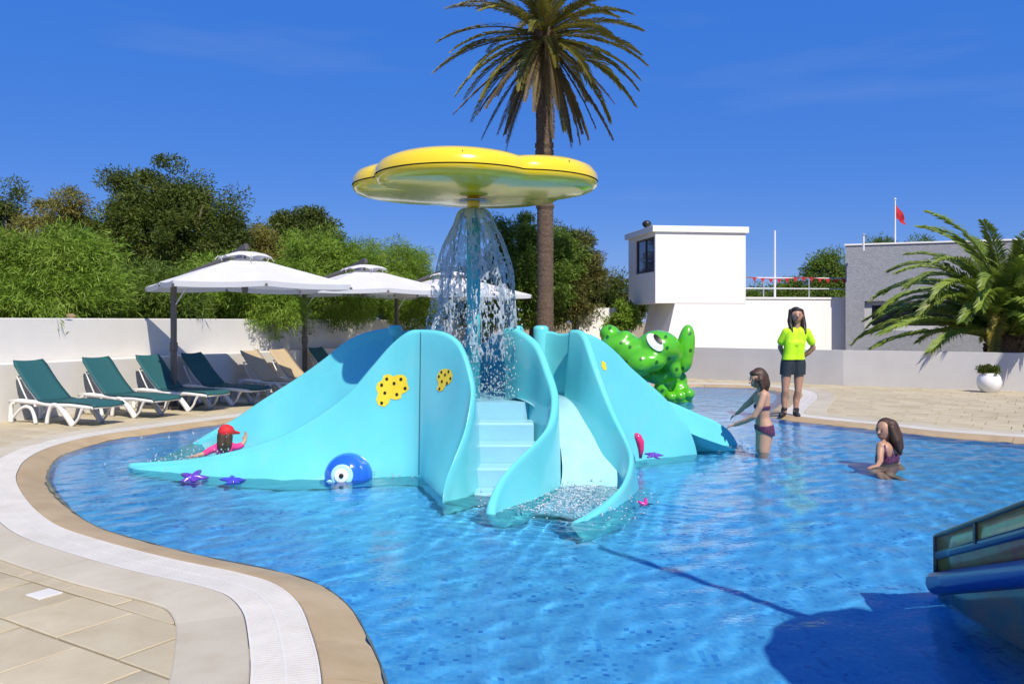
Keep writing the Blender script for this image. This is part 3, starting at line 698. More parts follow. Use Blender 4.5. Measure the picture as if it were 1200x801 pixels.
simple_wall('left_flume_rear_wall', [(461, 383, 9.8), (430, 389, 9.85), (405, 400, 9.9), (380, 420, 10.0), (349, 442, 10.1), (305, 470, 10.2), (277, 489, 10.3), (255, 501, 10.35), (233, 514, 10.4), (221, 522, 10.4)], (.03, -.25), (.02, .14))
simple_wall('rear_barrier', [(466, 389, 9.85), (488, 386, 10.0), (511, 387, 10.1), (540, 402, 10.12), (566, 402, 10.05), (586, 389, 9.8), (600, 386, 9.4)], (.02, -.06), (.02, .06), dz=.9, t=.07)
simple_wall('inner_barrier', [(634, 388, 9.25), (646, 388, 9.2), (658, 391, 9.1), (672, 389, 8.95)], (-.02, -.06), (.02, .06), dz=.9, t=.06)
# flume beds
def bed(name, path, m, prof=.10, root=slide):
    rows = []; C_ = [np.array(p) for p in path]; S = crom(C_, 6)
    for i, s in enumerate(S):
        t = S[min(i + 1, len(S) - 1)] - S[max(i - 1, 0)]; d = Vector((t[0], t[1], 0)).normalized(); a = Vector((-d.y, d.x, 0))
        rows.append([Vector(s[:3]) + a * (s[3] * (k / 6 - 1)) + Vector((0, 0, prof * abs(k / 6 - 1) ** 2.2)) for k in range(13)])
    o = MB().grid(rows).build(name, m, root, True); loc_child(o, root); RECV.append(o); return o
lf = []
rear = [(221, 522, 10.4), (233, 514, 10.4), (255, 501, 10.35), (277, 489, 10.3), (305, 470, 10.2), (349, 442, 10.1), (380, 420, 10.0), (405, 400, 9.9), (430, 389, 9.85), (461, 383, 9.8)]
for (r0, a0, b0), rr_ in zip(s1[:10], rear):
    r1 = P(*rr_); lf.append(np.concatenate([np.array(r0) + (0, .03, -.05), np.array(r1) + (0, -.03, -.05)]))
rows = []
for v in crom(lf, 6):
    p, q = Vector(v[:3]), Vector(v[3:]); low = min(p.z, q.z); row = []
    for k in range(17):
        u = k / 16; z = p.z + (q.z - p.z) * u * u; dip = min(.34, max(.10, low * .75 + .05)) * (math.sin(math.pi * u) ** .65); row.append(Vector((p.x + (q.x - p.x) * u, p.y + (q.y - p.y) * u, z - dip)))
    rows.append(row)
o = MB().grid(rows).build('left_flume_bed', m_cyan, slide, True); loc_child(o, slide); RECV.append(o)
bed('front_flume_bed', [(.2, 8.9, .66, .34), (.36, 8.66, .65, .33), (.52, 8.42, .56, .30), (.66, 8.2, .38, .28), (.74, 7.98, .14, .28), (.74, 7.7, -.05, .3), (.64, 7.3, -.17, .34), (.35, 6.75, -.24, .38)], m_wet, .03)
bed('right_flume_bed', [(.6, 9.5, .64, .34), (1.0, 9.68, .52, .33), (1.5, 9.88, .26, .32), (2.0, 10.0, .02, .31), (2.5, 10.1, -.16, .32)], m_cyan, .15)
# platform and stair
pl = [(-1.25, 8.35), (-.30, 8.42), (.12, 8.42), (.5, 8.8), (.72, 8.9), (.9, 9.3), (.6, 9.8), (-.1, 10.05), (-1.1, 9.9)]
o = MB().prism(pl, -.3, .66).build('platform', m_pale, slide); loc_child(o, slide); RECV.append(o)
for zt, y0, y1, x1 in ((.49, 8.13, 8.418, .21), (.32, 7.87, 8.128, .235), (.15, 7.60, 7.868, .215), (-.02, 7.32, 7.598, .16)):
    o = MB().prism([(-.33, y0), (x1, y0), (x1, y1), (-.33, y1)], -.42, zt).build('step', m_pale, slide, bevel=.02); loc_child(o, slide); RECV.append(o)
for x, Y in ((463, 9.82), (511, 10.12), (604, 8.95), (634, 9.27)):
    q = P(x, 380, Y); o = MB().lathe([(.085, .4), (.085, 1.36), (.078, 1.395), (.05, 1.41), (.001, 1.412)], (q.x, q.y, 0), 20).build('post', m_cyan, slide, True); loc_child(o, slide)
# moulding joint on the front skirt, decals: laid on the moulded surface by ray casting
from mathutils.bvhtree import BVHTree
def bvh(o):
    me = o.data; M = o.matrix_basis; off = Vector(o.location) + (o.parent.location if o.parent else Vector((0, 0, 0)))
    return BVHTree.FromPolygons([v.co + off for v in me.vertices], [tuple(p.vertices) for p in me.polygons])
CAMP = Vector((0, 0, CAM_H))
def on(bv, px, py, lift=.004):
    d = (P(px, py, 1.0) - CAMP).normalized(); h = bv.ray_cast(CAMP, d)
    if h[0] is None: return None
    n = h[1] if h[1].dot(d) < 0 else -h[1]; return h[0] + n * lift
def decal(bv, name, pts, m, root, lift=.004):
    cx = sum(p[0] for p in pts) / len(pts); cy_ = sum(p[1] for p in pts) / len(pts); n = len(pts)
    rows = []
    for k in range(4):
        f = (1, .7, .4, .12)[k]; row = [on(bv, cx + (p[0] - cx) * f, cy_ + (p[1] - cy_) * f, lift) for p in pts]
        if any(q is None for q in row): return None
        rows.append(row)
    mb = MB().grid(rows, close=True); mb.f.append(tuple(range(3 * n, 4 * n)))
    o = mb.build(name, m, root, True, fixn=False); loc_child(o, slide); return o
bpy.context.view_layer.update()
bv1 = bvh(w1); bv4 = bvh(bpy.data.objects['curled_flume_wall'])
sm = []
for y in np.linspace(389, 556, 30): sm.append([on(bv1, 492.6 - (y - 389) * .012, y, .003), on(bv1, 493.6 - (y - 389) * .012, y, .003)])
sm = [r for r in sm if None not in r]
if len(sm) > 3: loc_child(MB().grid(sm).build('moulding_joint', m_seam, slide, fixn=False), slide)
m_yel = mat('yellow_decal', (.85, .62, .03), .35, var=.05, scale=10); m_blk = mat('black_dot', (.015, .015, .01), .4)
def zt(pts, ox=300, oy=270, s=3.48): return [(ox + x / s, oy + y / s) for x, y in pts]
D1 = zt([(490, 640), (497, 620), (515, 610), (520, 590), (545, 585), (560, 595), (575, 588), (600, 587), (615, 600), (618, 625), (625, 645), (610, 660), (595, 665), (590, 685), (570, 690), (548, 685), (540, 705), (525, 718), (500, 712), (490, 690), (498, 665), (492, 650)])
d1 = decal(bv1, 'spotted_decal', D1, m_yel, slide)
D2 = zt([(738, 600), (745, 580), (755, 567), (775, 563), (795, 568), (803, 590), (800, 610), (790, 625), (775, 630), (765, 650), (750, 657), (738, 648), (745, 625)])
d2 = decal(bv1, 'spotted_decal', D2, m_yel, slide)
D3 = zt([(105, 390), (120, 383), (140, 400), (150, 450), (140, 467), (120, 455), (108, 430)], 690, 370, 7.28)
d3 = decal(bv4, 'spotted_decal', D3, m_yel, slide) or decal(bvh(w4), 'spotted_decal', D3, m_yel, slide)
def dots(bv, lst, root, rx, ry, **k):
    for x, y in zt(lst, **k):
        q = decal(bv, 'spot', [(x + rx * math.cos(a), y + ry * math.sin(a)) for a in np.linspace(0, 6.283, 8, endpoint=False)], m_blk, None, .007)
        if q is not None:
            q.location = (0, 0, 0)
            if root is not None: q.parent = root
            else: q.parent = slide; q.location = -slide.location
dots(bv1, [(534, 605), (592, 606), (513, 630), (564, 623), (526, 662), (575, 668), (609, 643), (513, 703)], d1, 1.9, 2.1)
dots(bv1, [(758, 577), (787, 575), (748, 595), (773, 588), (795, 603), (760, 615), (781, 622), (750, 645)], d2, 1.2, 1.8)
if d3 is not None: dots(bv4, [(117, 402), (128, 442)], d3, .8, 1.0, ox=690, oy=370, s=7.28)

# ------------------------------------------------------------------ mushroom fountain
FC = Vector((-.40, 8.88, 0))
m_ycap = mat('yellow_gelcoat', (.82, .60, .015), .18, var=.04, scale=2, coat=.5)
m_pipe = mat('cyan_pipe', (.12, .66, .72), .25, coat=.3); m_steel = mat('steel', (.35, .36, .36), .35, metal=.8)
fn = empty('mushroom_fountain', FC + Vector((0, 0, .06))); tag(fn, 'tall fountain with a lobed yellow cap on a cyan pole', 'fountain')
MB().tube([(0, 0, .55), (0, 0, 2.50)], .072, 20).build('pole', m_pipe, fn, True)
MB().tube([(0, 0, 2.50), (0, 0, 2.74)], .066, 20).build('upper_pole', m_ycap, fn, True)
MB().lathe([(.066, 2.64), (.15, 2.64), (.155, 2.648), (.15, 2.656), (.066, 2.656)], n=24).build('flange', m_steel, fn, True)
MB().lathe([(.074, 2.46), (.10, 2.47), (.105, 2.52), (.09, 2.54), (.066, 2.55)], n=20).build('nozzle_ring', m_steel, fn, True)
for k in range(6):
    a = k * math.pi / 3; MB().lathe([(.001, 2.662), (.012, 2.662), (.012, 2.652)], (.12 * math.cos(a), .12 * math.sin(a), 0), 6).build('bolt', m_steel, fn)
def capr(a):
    t = a - R(-106); return 1.17 + .22 * (abs(math.cos(2 * t)) ** .9 - .45)
def cap_rows(prof, n=128):
    rows = []
    for f, z, swell in prof:
        row = []
        for k in range(n):
            a = 2 * math.pi * k / n; r = capr(a); ff = f if f < .35 else f
            lob = 1.0 + (r - 1.0) * min(1, max(0, (f - .25) / .55)); row.append((f * lob * math.cos(a), f * lob * math.sin(a), z + swell * (r - 1.17)))
        rows.append(row)
    return rows
MB().grid(cap_rows([(.001, 2.95, 0), (.3, 2.965, 0), (.55, 2.985, .05), (.75, 2.99, .12), (.88, 2.975, .14), (.96, 2.935, .1), (1.0, 2.87, .05), (1.005, 2.815, 0)]), close=True).build('cap_top', m_ycap, fn, True)
MB().grid(cap_rows([(1.0, 2.803, 0), (.995, 2.77, 0), (.965, 2.735, 0), (.88, 2.715, 0), (.6, 2.70, 0), (.3, 2.69, 0), (.06, 2.685, 0)]), close=True).build('cap_underside', m_ycap, fn, True)
MB().grid(cap_rows([(.99, 2.816, 0), (.99, 2.802, 0)]), close=True).build('cap_seam', m_blk, fn, True)
for a in (-92, -38, -150, 30, 150, 95):
    a = R(a); r = capr(a) * 1.005; MB().tube([(r * .985 * math.cos(a), r * .985 * math.sin(a), z_) for z_ in (2.83, 2.86)] + [(r * .965 * math.cos(a), r * .965 * math.sin(a), 2.93)], .006, 5).build('cap_joint', m_blk, fn)
# falling water: bell-shaped sheet that tears into lace and drops
def splash_mat(name, rough, white):
    m = bpy.data.materials.new(name); m.use_nodes = True; N = m.node_tree.nodes; L = m.node_tree.links; b = N['Principled BSDF']
    b.inputs['Base Color'].default_value = (.85, .95, 1, 1); b.inputs['Roughness'].default_value = rough
    t = N.new('ShaderNodeBsdfTransparent'); t.inputs['Color'].default_value = (.86, .95, 1, 1)
    g = N.new('ShaderNodeBsdfGlossy'); g.inputs['Roughness'].default_value = .04
    tc = N.new('ShaderNodeTexCoord'); nz = N.new('ShaderNodeTexNoise'); nz.inputs['Scale'].default_value = 28; nz.inputs['Detail'].default_value = 3; L.new(tc.outputs['Object'], nz.inputs['Vector'])
    bp = N.new('ShaderNodeBump'); bp.inputs['Strength'].default_value = .8; bp.inputs['Distance'].default_value = .02; L.new(nz.outputs['Fac'], bp.inputs['Height']); L.new(bp.outputs[0], g.inputs['Normal'])
    lw_ = N.new('ShaderNodeFresnel'); lw_.inputs['IOR'].default_value = 1.6; L.new(bp.outputs[0], lw_.inputs['Normal'])
    m1 = N.new('ShaderNodeMixShader'); L.new(lw_.outputs[0], m1.inputs[0]); L.new(t.outputs[0], m1.inputs[1]); L.new(g.outputs[0], m1.inputs[2])
    m2 = N.new('ShaderNodeMixShader'); m2.inputs[0].default_value = white; L.new(m1.outputs[0], m2.inputs[1]); L.new(b.outputs[0], m2.inputs[2])
    L.new(m2.outputs[0], N['Material Output'].inputs[0]); return m
m_fall = splash_mat('falling_water', .25, .32); m_drop = splash_mat('water_drops', .1, .3); m_foam = splash_mat('foam', .5, .6)
NT, NS = 420, 210
th = np.linspace(0, 2 * math.pi, NT, endpoint=False); tt = np.linspace(0, 1, NS)
ROPES = [(k * 2 * math.pi / 11 + random.uniform(-.2, .2), random.uniform(.12, .24)) for k in range(11)]
V_ = []; keepm = np.zeros((NS, NT), bool)
for i, t in enumerate(tt):
    for k, a in enumerate(th):
        ca, sa = math.cos(a), math.sin(a)
        lump = noise.noise(Vector((ca * 2.2, sa * 2.2, t * 1.2))) * .8 + noise.noise(Vector((ca * 6, sa * 6, t * 4))) * .45
        r = .075 + .335 * (1 - math.exp(-3.0 * t)) / .95 + .17 * lump * t ** .7 + .04 * t
        z = 2.54 + .06 * math.sin(min(1, t * 7) * math.pi) - 1.55 * t ** 1.25
        V_.append((r * ca, r * sa, z))
        dens = max(math.exp(-((math.remainder(a - ra_ - .25 * math.sin(t * 5 + ra_), 2 * math.pi)) / rw_) ** 2) for ra_, rw_ in ROPES)
        web = noise.noise(Vector((ca * 6.5, sa * 6.5, t * 4.5 + 3))) * .9 + noise.noise(Vector((ca * 15, sa * 15, t * 19))) * .8 + noise.noise(Vector((ca * 34, sa * 34, t * 40))) * .45
        keepm[i, k] = abs(web) < (.06 + .50 * dens) * (1.05 - .62 * t) or t < .10 + .08 * lump
V_ = np.array(V_); F_ = []
for i in range(NS - 1):
    for k in range(NT):
        if keepm[i, k]: F_.append((i * NT + k, i * NT + (k + 1) % NT, (i + 1) * NT + (k + 1) % NT, (i + 1) * NT + k))
me = np_mesh('fall', V_, np.array(F_))
fall = link('falling_water', me, m_fall, None, True); fall.location = FC + Vector((0, 0, .06)); tag(fall, 'lacy curtain of water falling from under the yellow mushroom cap', 'falling water', kind='stuff')
so = fall.modifiers.new('s', 'SOLIDIFY'); so.thickness = .008; so.offset = 0
sm_ = fall.modifiers.new('m', 'SMOOTH'); sm_.factor = .5; sm_.iterations = 2
def drops(name, pts, rads, m, label, cat):
    mb = MB()
    for p, r in zip(pts, rads): mb.ball(p, (r, r, r * random.uniform(1, 2.2)), nu=6, nv=4)
    o = mb.build(name, m, None, True, fixn=False); tag(o, label, cat, kind='stuff'); return o
pts = []; rr = []
for k in range(1700):
    t = random.betavariate(2.6, 1.0); a = random.uniform(0, 6.283); r = (.08 + .36 * (1 - math.exp(-3 * t))) * random.gauss(1.02, .17)
    pts.append((FC.x + r * math.cos(a), FC.y + r * math.sin(a), 2.5 - 1.8 * t)); rr.append(random.uniform(.003, .010))
for k in range(260):
    a = random.uniform(0, 6.283); r = random.gauss(.4, .12); pts.append((FC.x + r * math.cos(a), FC.y + r * math.sin(a), .68 + random.expovariate(7))); rr.append(random.uniform(.003, .008))
drops('fountain_drops', pts, rr, m_drop, 'loose drops of water around the fountain curtain', 'water drops')
# splashes where the flumes meet the pool
pts = []; rr = []
for c, n, sp, hgt in (((.5, 7.15), 130, (.26, .36), .04), ((-3.35, 9.0), 150, (.25, .2), .12), ((-.05, 7.25), 60, (.1, .15), .03), ((-1.6, 8.15), 60, (.3, .05), .03), ((.6, 7.9), 40, (.12, .2), .03)):
    for k in range(n):
        pts.append((random.gauss(c[0], sp[0]), random.gauss(c[1], sp[1]), WZ + .004 + random.expovariate(1 / hgt) * .6)); rr.append(random.uniform(.003, .011))
drops('splash_drops', pts, rr, m_drop, 'white splash drops where the flumes run into the pool', 'splash')

pts = []; rr = []
for c, n, sp in (((.52, 7.25), 800, (.20, .34)), ((.25, 6.85), 260, (.2, .15)), ((.66, 7.7), 260, (.14, .12)), ((-3.4, 9.1), 160, (.22, .2)), ((2.6, 10.0), 120, (.15, .12))):
    for k in range(n): pts.append((random.gauss(c[0], sp[0]), random.gauss(c[1], sp[1]), WZ + .004)); rr.append(random.uniform(.002, .0075))
mbf = MB()
for p, r in zip(pts, rr): mbf.ball(p, (r * 1.3, r * 1.3, r * .6), nu=6, nv=4)
tag(mbf.build('foam_bubbles', m_foam, None, True, fixn=False), 'white foam bubbles floating where the flumes end', 'foam', kind='stuff')

# ------------------------------------------------------------------ small figures round the slide
whale = empty('blue_whale_figure', B(408, 560)); tag(whale, 'small round blue whale head with a white ringed eye at the slide foot', 'play figure')
wl_ = whale.location
m_blue = mat('blue_gelcoat', (.02, .13, .62), .15, coat=.5, var=.04); m_lb = mat('light_blue_ring', (.42, .80, .88), .25); m_wht = mat('white_eye', (.85, .87, .88), .2)
mb = MB().ball((0, .02, .02), (.235, .2, .235), nu=24, nv=16).ball((-.08, -.03, -.1), (.2, .17, .16), nu=20, nv=12)
skin_blob(mb, 'head', m_blue, whale, .012, 6)
def disc(c, n, r, t, name, m, parent):
    n = Vector(n).normalized(); M = n.to_track_quat('Z', 'Y').to_matrix()
    return MB().lathe([(.0005, t), (r * .8, t * .9), (r * .97, t * .55), (r, 0), (r, -.02), (.0005, -.02)], c, 24, M).build(name, m, parent, True)
en = (-.05, -1, .06); e = disc((-.025, -.175, .07), en, .105, .012, 'eye_ring', m_lb, whale); disc((-.03, -.188, .07), en, .068, .012, 'eye_white', m_wht, whale); disc((-.025, -.202, .075), en, .022, .01, 'pupil', m_blk, whale)
disc((-.14, -.165, -.02), (-.35, -1, 0), .05, .012, 'mouth', m_lb, whale)
def starfish(px, py, Y, r, m, lab, tilt, rot, name='starfish'):
    q = P(px, py, Y); rows = []
    for s in range(5):
        row = []
        for k in range(40):
            a = 2 * math.pi * k / 40; rad = r * (.42 + .58 * (max(0, math.cos(2.5 * (a)) ** 2)) ** 1.1) * (1 - s / 4.0 * .98); row.append((rad * math.cos(a), rad * math.sin(a), r * .28 * math.sin(s / 4 * math.pi / 2)))
        rows.append(row)
    mb = MB().grid(rows, close=True); mb.f.append(tuple(reversed(range(40)))); o = mb.build(name, m, None, True); o.location = q
    o.rotation_euler = (R(tilt), 0, R(rot)); tag(o, lab, 'starfish'); return o
m_pur = mat('purple_gelcoat', (.13, .05, .42), .25, coat=.3); m_mag = mat('magenta_gelcoat', (.62, .03, .30), .25, coat=.3)
starfish(226, 560, 8.05, .15, m_pur, 'purple starfish by the long left flume end, further from the whale', 25, 10)
starfish(273, 563.5, 7.92, .13, mat('indigo_gelcoat', (.06, .06, .5), .25, coat=.3), 'indigo starfish at the slide foot, nearer the whale head', 18, 40)
starfish(756.5, 592, 6.95, .075, m_mag, 'small magenta starfish beside the curled front flume', 60, 20)
starfish(766, 533.5, 8.98, .11, m_pur, 'purple starfish below the pink fin by the right flume', 12, 5)
q = P(750.5, 521, 8.98)
fin = MB().tube([(0, 0, -.14), (.005, 0, -.05), (-.005, -.01, .03), (-.03, -.015, .09), (-.055, -.015, .125)], [.014, .032, .044, .040, .014], 10).build('pink_fin', mat('pink_gelcoat', (.75, .03, .16), .25, coat=.3), None, True)
fin.location = q; tag(fin, 'upright pink fin-shaped figure at the foot of the right flume', 'play figure')

# ------------------------------------------------------------------ frog
m_frog = mat('frog_green', (.085, .43, .012), .25, coat=.35, var=.10, scale=2.5); m_dkg = mat('dark_green_spot', (.012, .12, .01), .35)
frog = empty('green_frog', G(775, 467, -.3)); tag(frog, 'big glossy green frog figure with dark spots at the far pool edge', 'frog figure')
fl_ = frog.location.copy()
def F(zx, zy, Y): return P(690 + zx / 7.28, 370 + zy / 7.28, Y) - fl_
def fb(mb, zx, zy, Y, rx, rz, ry=None, rot=0):
    s = Y / 7280; M = Matrix.Rotation(R(rot), 3, 'Y'); mb.ball(F(zx, zy, Y), (rx * s, (ry or min(rx, rz) * .9) * s, rz * s), M, 20, 14)
mb = MB()
fb(mb, 600, 270, 15.9, 190, 150, 190, 8); fb(mb, 430, 400, 15.7, 135, 115, 150, -25); fb(mb, 520, 380, 15.75, 150, 100, 150, 0); fb(mb, 250, 250, 16.1, 175, 110, 180, -20)
fb(mb, 175, 150, 16.2, 88, 76, 90); fb(mb, 310, 200, 15.95, 78, 80, 90); fb(mb, 620, 470, 16.5, 190, 120, 200, 0); fb(mb, 300, 470, 16.9, 260, 170, 200)
fb(mb, 735, 455, 15.85, 60, 95, 60, -10); fb(mb, 640, 500, 16.1, 120, 70, 100)
fb(mb, 640, 620, 16.15, 90, 65, 90); fb(mb, 780, 560, 16.2, 65, 100, 60); fb(mb, 640, 720, 16.1, 70, 110, 60)
fb(mb, 360, 310, 15.95, 170, 110, 150, -15); fb(mb, 700, 330, 15.95, 110, 120, 120, 20); fb(mb, 690, 540, 16.15, 110, 90, 80); skin_blob(mb, 'body', m_frog, frog, .032, 12, .55)
mb = MB(); fb(mb, 826, 275, 16.0, 78, 208, 80, 7); fb(mb, 815, 380, 16.0, 72, 110, 75, 10); skin_blob(mb, 'hind_leg', m_frog, frog, .028, 6)
mb = MB()
for zx, zy, r in ((772, 684, 54), (846, 664, 52), (700, 690, 48)): fb(mb, zx, zy, 15.95, r * 1.1, r, r * 1.3)
fb(mb, 775, 625, 16.1, 85, 70, 60); fb(mb, 770, 730, 16.05, 120, 60, 90); skin_blob(mb, 'front_foot', m_frog, frog, .02, 4)
bpy.context.view_layer.update()
fbv = [bvh(c) for c in frog.children]
def on_frog(px, py, lift):
    d = (P(px, py, 1.0) - CAMP).normalized(); best = None
    for b in fbv:
        h = b.ray_cast(CAMP, d)
        if h[0] is not None and (best is None or h[3] < best[3]): best = h
    return None if best is None else (best[0] + (best[1] if best[1].dot(d) < 0 else -best[1]) * lift, best[1])
def frog_patch(name, cx, cy_, rx, ry, rot, m, lift, parent):
    rows = []
    for f in (1, .6, .2):
        row = []
        for a in np.linspace(0, 6.283, 16, endpoint=False):
            u, v = rx * f * math.cos(a), ry * f * math.sin(a); x = cx + u * math.cos(rot) - v * math.sin(rot); y = cy_ + u * math.sin(rot) + v * math.cos(rot)
            h = on_frog(690 + x / 7.28, 370 + y / 7.28, lift)
            if h is None: return None
            row.append(h[0] - fl_)
        rows.append(row)
    mb = MB().grid(rows, close=True); mb.f.append(tuple(range(32, 48))); return mb.build(name, m, parent, True, fixn=False)
frog_patch('eye_rim', 565, 218, 62, 108, R(-42), m_blk, .012, frog); frog_patch('eye_white', 566, 228, 47, 88, R(-42), m_wht, .022, frog); frog_patch('eye_lid', 590, 205, 20, 50, R(-42), m_blk, .03, frog)
for x, y in ((160, 180), (275, 226), (352, 266), (320, 395), (445, 367), (578, 393), (418, 165), (655, 180), (668, 272), (683, 362), (868, 293), (860, 150), (750, 455), (800, 445), (628, 635), (180, 105)):
    frog_patch('spot', x, y, 13, 15, .3, m_dkg, .008, frog)
# ------------------------------------------------------------------ vegetation
m_bark = mat('bark', (.10, .075, .05), .9, var=.3, scale=20, bump=.8, bscale=30, dist=.02)
def leaf_mat(name, c, c2, tr=.3, rough=.55): return mat(name, c, rough, c2=c2, scale=1.3, attr=.32, trans=tr, spec=.3)
m_tam = leaf_mat('tamarisk_leaf', (.14, .25, .02), (.23, .33, .04)); m_dark = leaf_mat('dark_leaf', (.06, .095, .012), (.115, .145, .022)); m_oliv = leaf_mat('olive_leaf', (.17, .18, .03), (.22, .20, .045))
m_mid = leaf_mat('mid_leaf', (.09, .165, .018), (.155, .225, .03)); m_brn = leaf_mat('brownish_leaf', (.15, .13, .035), (.12, .15, .035))
def leaves(ells, n, L, W, droop, seed, clump=.33, per=60, hollow=.45):
    """ells: list of (center, (rx,ry,rz)); returns vertex and quad arrays and a random value for every leaf"""
    g = np.random.default_rng(seed); vol = np.array([e[1][0] * e[1][1] * e[1][2] for e in ells]) ** .75; pr = vol / vol.sum()
    nc = max(4, n // per); ei = g.choice(len(ells), nc, p=pr)
    d = g.normal(size=(nc, 3)); d /= np.linalg.norm(d, axis=1)[:, None]
    rad = (hollow + (1 - hollow) * g.random(nc) ** .7) * np.clip(g.normal(1.0, .16, nc), .6, 1.42)
    C = np.array([ells[i][0] for i in ei]) + d * rad[:, None] * np.array([ells[i][1] for i in ei])
    cs = clump * g.uniform(.5, 1.3, nc)
    k = g.integers(0, nc, n); off = g.normal(size=(n, 3)); off *= (g.random(n) ** .45 / np.linalg.norm(off, axis=1))[:, None]; off = off * cs[k][:, None] * np.array([1.0, 1.0, .8]); p = C[k] + off
    out = d[k]
    ax = out * .7 + g.normal(size=(n, 3)) * .55; ax[:, 2] -= droop; ax /= np.linalg.norm(ax, axis=1)[:, None]
    w = np.cross(ax, g.normal(size=(n, 3))); w /= np.linalg.norm(w, axis=1)[:, None]
    l = L * g.uniform(.6, 1.3, n)[:, None]; ww = W * g.uniform(.7, 1.3, n)[:, None]
    v = np.stack([p - w * ww * .25, p + ax * l * .5 - w * ww * .5 , p + ax * l, p + ax * l * .5 + w * ww * .5], 1).reshape(-1, 3)
    f = np.arange(n * 4).reshape(n, 4)
    return v, f, np.clip(g.random(n) * .5 + g.random(nc)[k] * .5, 0, 1)
def tree(name, label, cat, base, ells, n, L, W, droop, m, seed, group=None, trunk_r=.14, clump=.33, per=60, hollow=.45):
    root = empty(name, base); b = Vector(base); tag(root, label, cat, group)
    E = [((Vector(c) - b), r) for c, r in ells]
    v, f, a = leaves(E, n, L, W, droop, seed, clump, per, hollow)
    o = link('crown', np_mesh('crown', v, f, {'rnd': a}), m, root)
    rnd = random.Random(seed); mb = MB(); cen = sum((e[0] for e in E), Vector()) / len(E)
    fork = Vector((cen.x * .3, cen.y * .3, max(.3, cen.z * .45)))
    mb.tube([Vector((0, 0, -.1)), fork * .5 + Vector((rnd.gauss(0, .05), 0, 0)), fork], [trunk_r * 1.3, trunk_r, trunk_r * .85], 9)
    for e in E:
        for q in range(3):
            tip = e[0] + Vector((rnd.uniform(-.6, .6) * e[1][0], rnd.uniform(-.6, .6) * e[1][1], rnd.uniform(-.1, .6) * e[1][2]))
            mid = fork.lerp(tip, .5) + Vector((rnd.gauss(0, .1), rnd.gauss(0, .1), .12)); mb.tube([fork, mid, tip], [trunk_r * .6, trunk_r * .35, trunk_r * .1], 6)
    mb.build('trunk', m_bark, root, True, fixn=False); return root
def E(px, py, Y, rx, rz, ry=None): return (P(px, py, Y), (rx * Y / 1000, (ry or rx) * Y / 1000, rz * Y / 1000))
TG = 'feathery green shrubs behind the garden wall'
# tamarisks right behind the wall
shr = [((60, 374, 15.4), [E(72, 318, 15.4, 50, 45), E(20, 335, 15.0, 42, 50), E(100, 345, 15.2, 40, 32), E(45, 355, 14.8, 70, 30)], 52000, 'large light green feathery shrub behind the wall by the sunlit loungers'),
       ((-60, 374, 14.6), [E(-40, 330, 14.6, 50, 55), E(-10, 350, 14.2, 40, 30)], 16000, 'light green feathery shrub at the open end of the garden wall'),
       ((165, 374, 17.2), [E(170, 343, 17.2, 45, 28), E(140, 358, 16.6, 40, 22), E(205, 355, 16.9, 40, 24)], 30000, 'low feathery shrub under the big dark tree'),
       ((270, 374, 18.6), [E(262, 335, 18.6, 45, 38), E(300, 350, 18.3, 42, 28), E(230, 350, 18.2, 40, 26), E(330, 362, 18.0, 30, 22)], 34000, 'feathery shrub behind the canopy of the parasol over the teal loungers'),
       ((380, 374, 21.5), [E(372, 312, 21.5, 46, 34), E(415, 318, 21.3, 40, 30), E(345, 340, 20.6, 48, 34), E(400, 352, 20.4, 50, 26), E(345, 372, 19.4, 16, 20, 10)], 46000, 'bright feathery shrub with sprays hanging over the wall by the second parasol'),
       ((465, 374, 24), [E(462, 318, 24, 38, 28), E(440, 345, 23.2, 40, 30), E(495, 340, 24, 34, 30), E(480, 362, 23, 45, 22)], 34000, 'feathery shrub behind the middle parasol, before the fountain water'),
       ((545, 374, 27), [E(535, 345, 27, 40, 32), E(575, 335, 27.5, 36, 40), E(560, 365, 26.5, 50, 22)], 26000, 'dark feathery shrub seen through the falling fountain water')]
for i, (b, el, n, lab) in enumerate(shr):
    q = P(b[0], 377, b[2]); tree('tamarisk_shrub', lab, 'shrub', (q.x, q.y, 0), el, int(n * 1.55), .15, .017, .45, m_tam if i not in (2, 6) else m_mid, 20 + i, TG, .07, .40, 300, .45)
tree('evergreen_tree', 'tall dark evergreen tree with a broad uneven crown behind the feathery shrubs', 'tree', (*P(195, 377, 24).xy, 0),
     [E(152, 238, 24, 30, 40), E(195, 228, 24, 42, 32), E(238, 262, 23.7, 42, 38), E(185, 275, 23.5, 55, 45), E(262, 262, 24.3, 20, 24), E(150, 300, 23.6, 42, 40), E(225, 310, 23.6, 50, 34)], 88400, 0.116, 0.034, .1, m_dark, 41, 'trees beyond the garden wall', .2, 0.48, 300, .55)
tree('evergreen_tree', 'light sparse tree leaning out at the side of the tall evergreen', 'tree', (*P(122, 377, 23).xy, 0), [E(118, 275, 23, 18, 22), E(108, 262, 23, 10, 10), E(130, 300, 23, 20, 30)], 8840, 0.109, 0.025, .2, m_mid, 42, 'trees beyond the garden wall', .08, 0.34, 300, .55)
tree('evergreen_tree', 'olive yellow airy tree rising over the large light shrub', 'tree', (*P(60, 377, 22).xy, 0), [E(62, 255, 22, 26, 28), E(48, 285, 22, 30, 26), E(78, 240, 22, 14, 16), E(70, 300, 22, 34, 26)], 20400, 0.109, 0.025, .3, m_oliv, 43, 'trees beyond the garden wall', .1, 0.40, 300, .55)
tree('evergreen_tree', 'dark sparse tree at the open end of the shrubs', 'tree', (*P(0, 377, 24).xy, 0), [E(2, 240, 24, 22, 28), E(-20, 265, 24, 35, 34), E(22, 275, 24, 18, 16), E(10, 300, 24, 36, 30)], 22100, 0.116, 0.031, .1, m_dark, 44, 'trees beyond the garden wall', .12, 0.41, 300, .55)
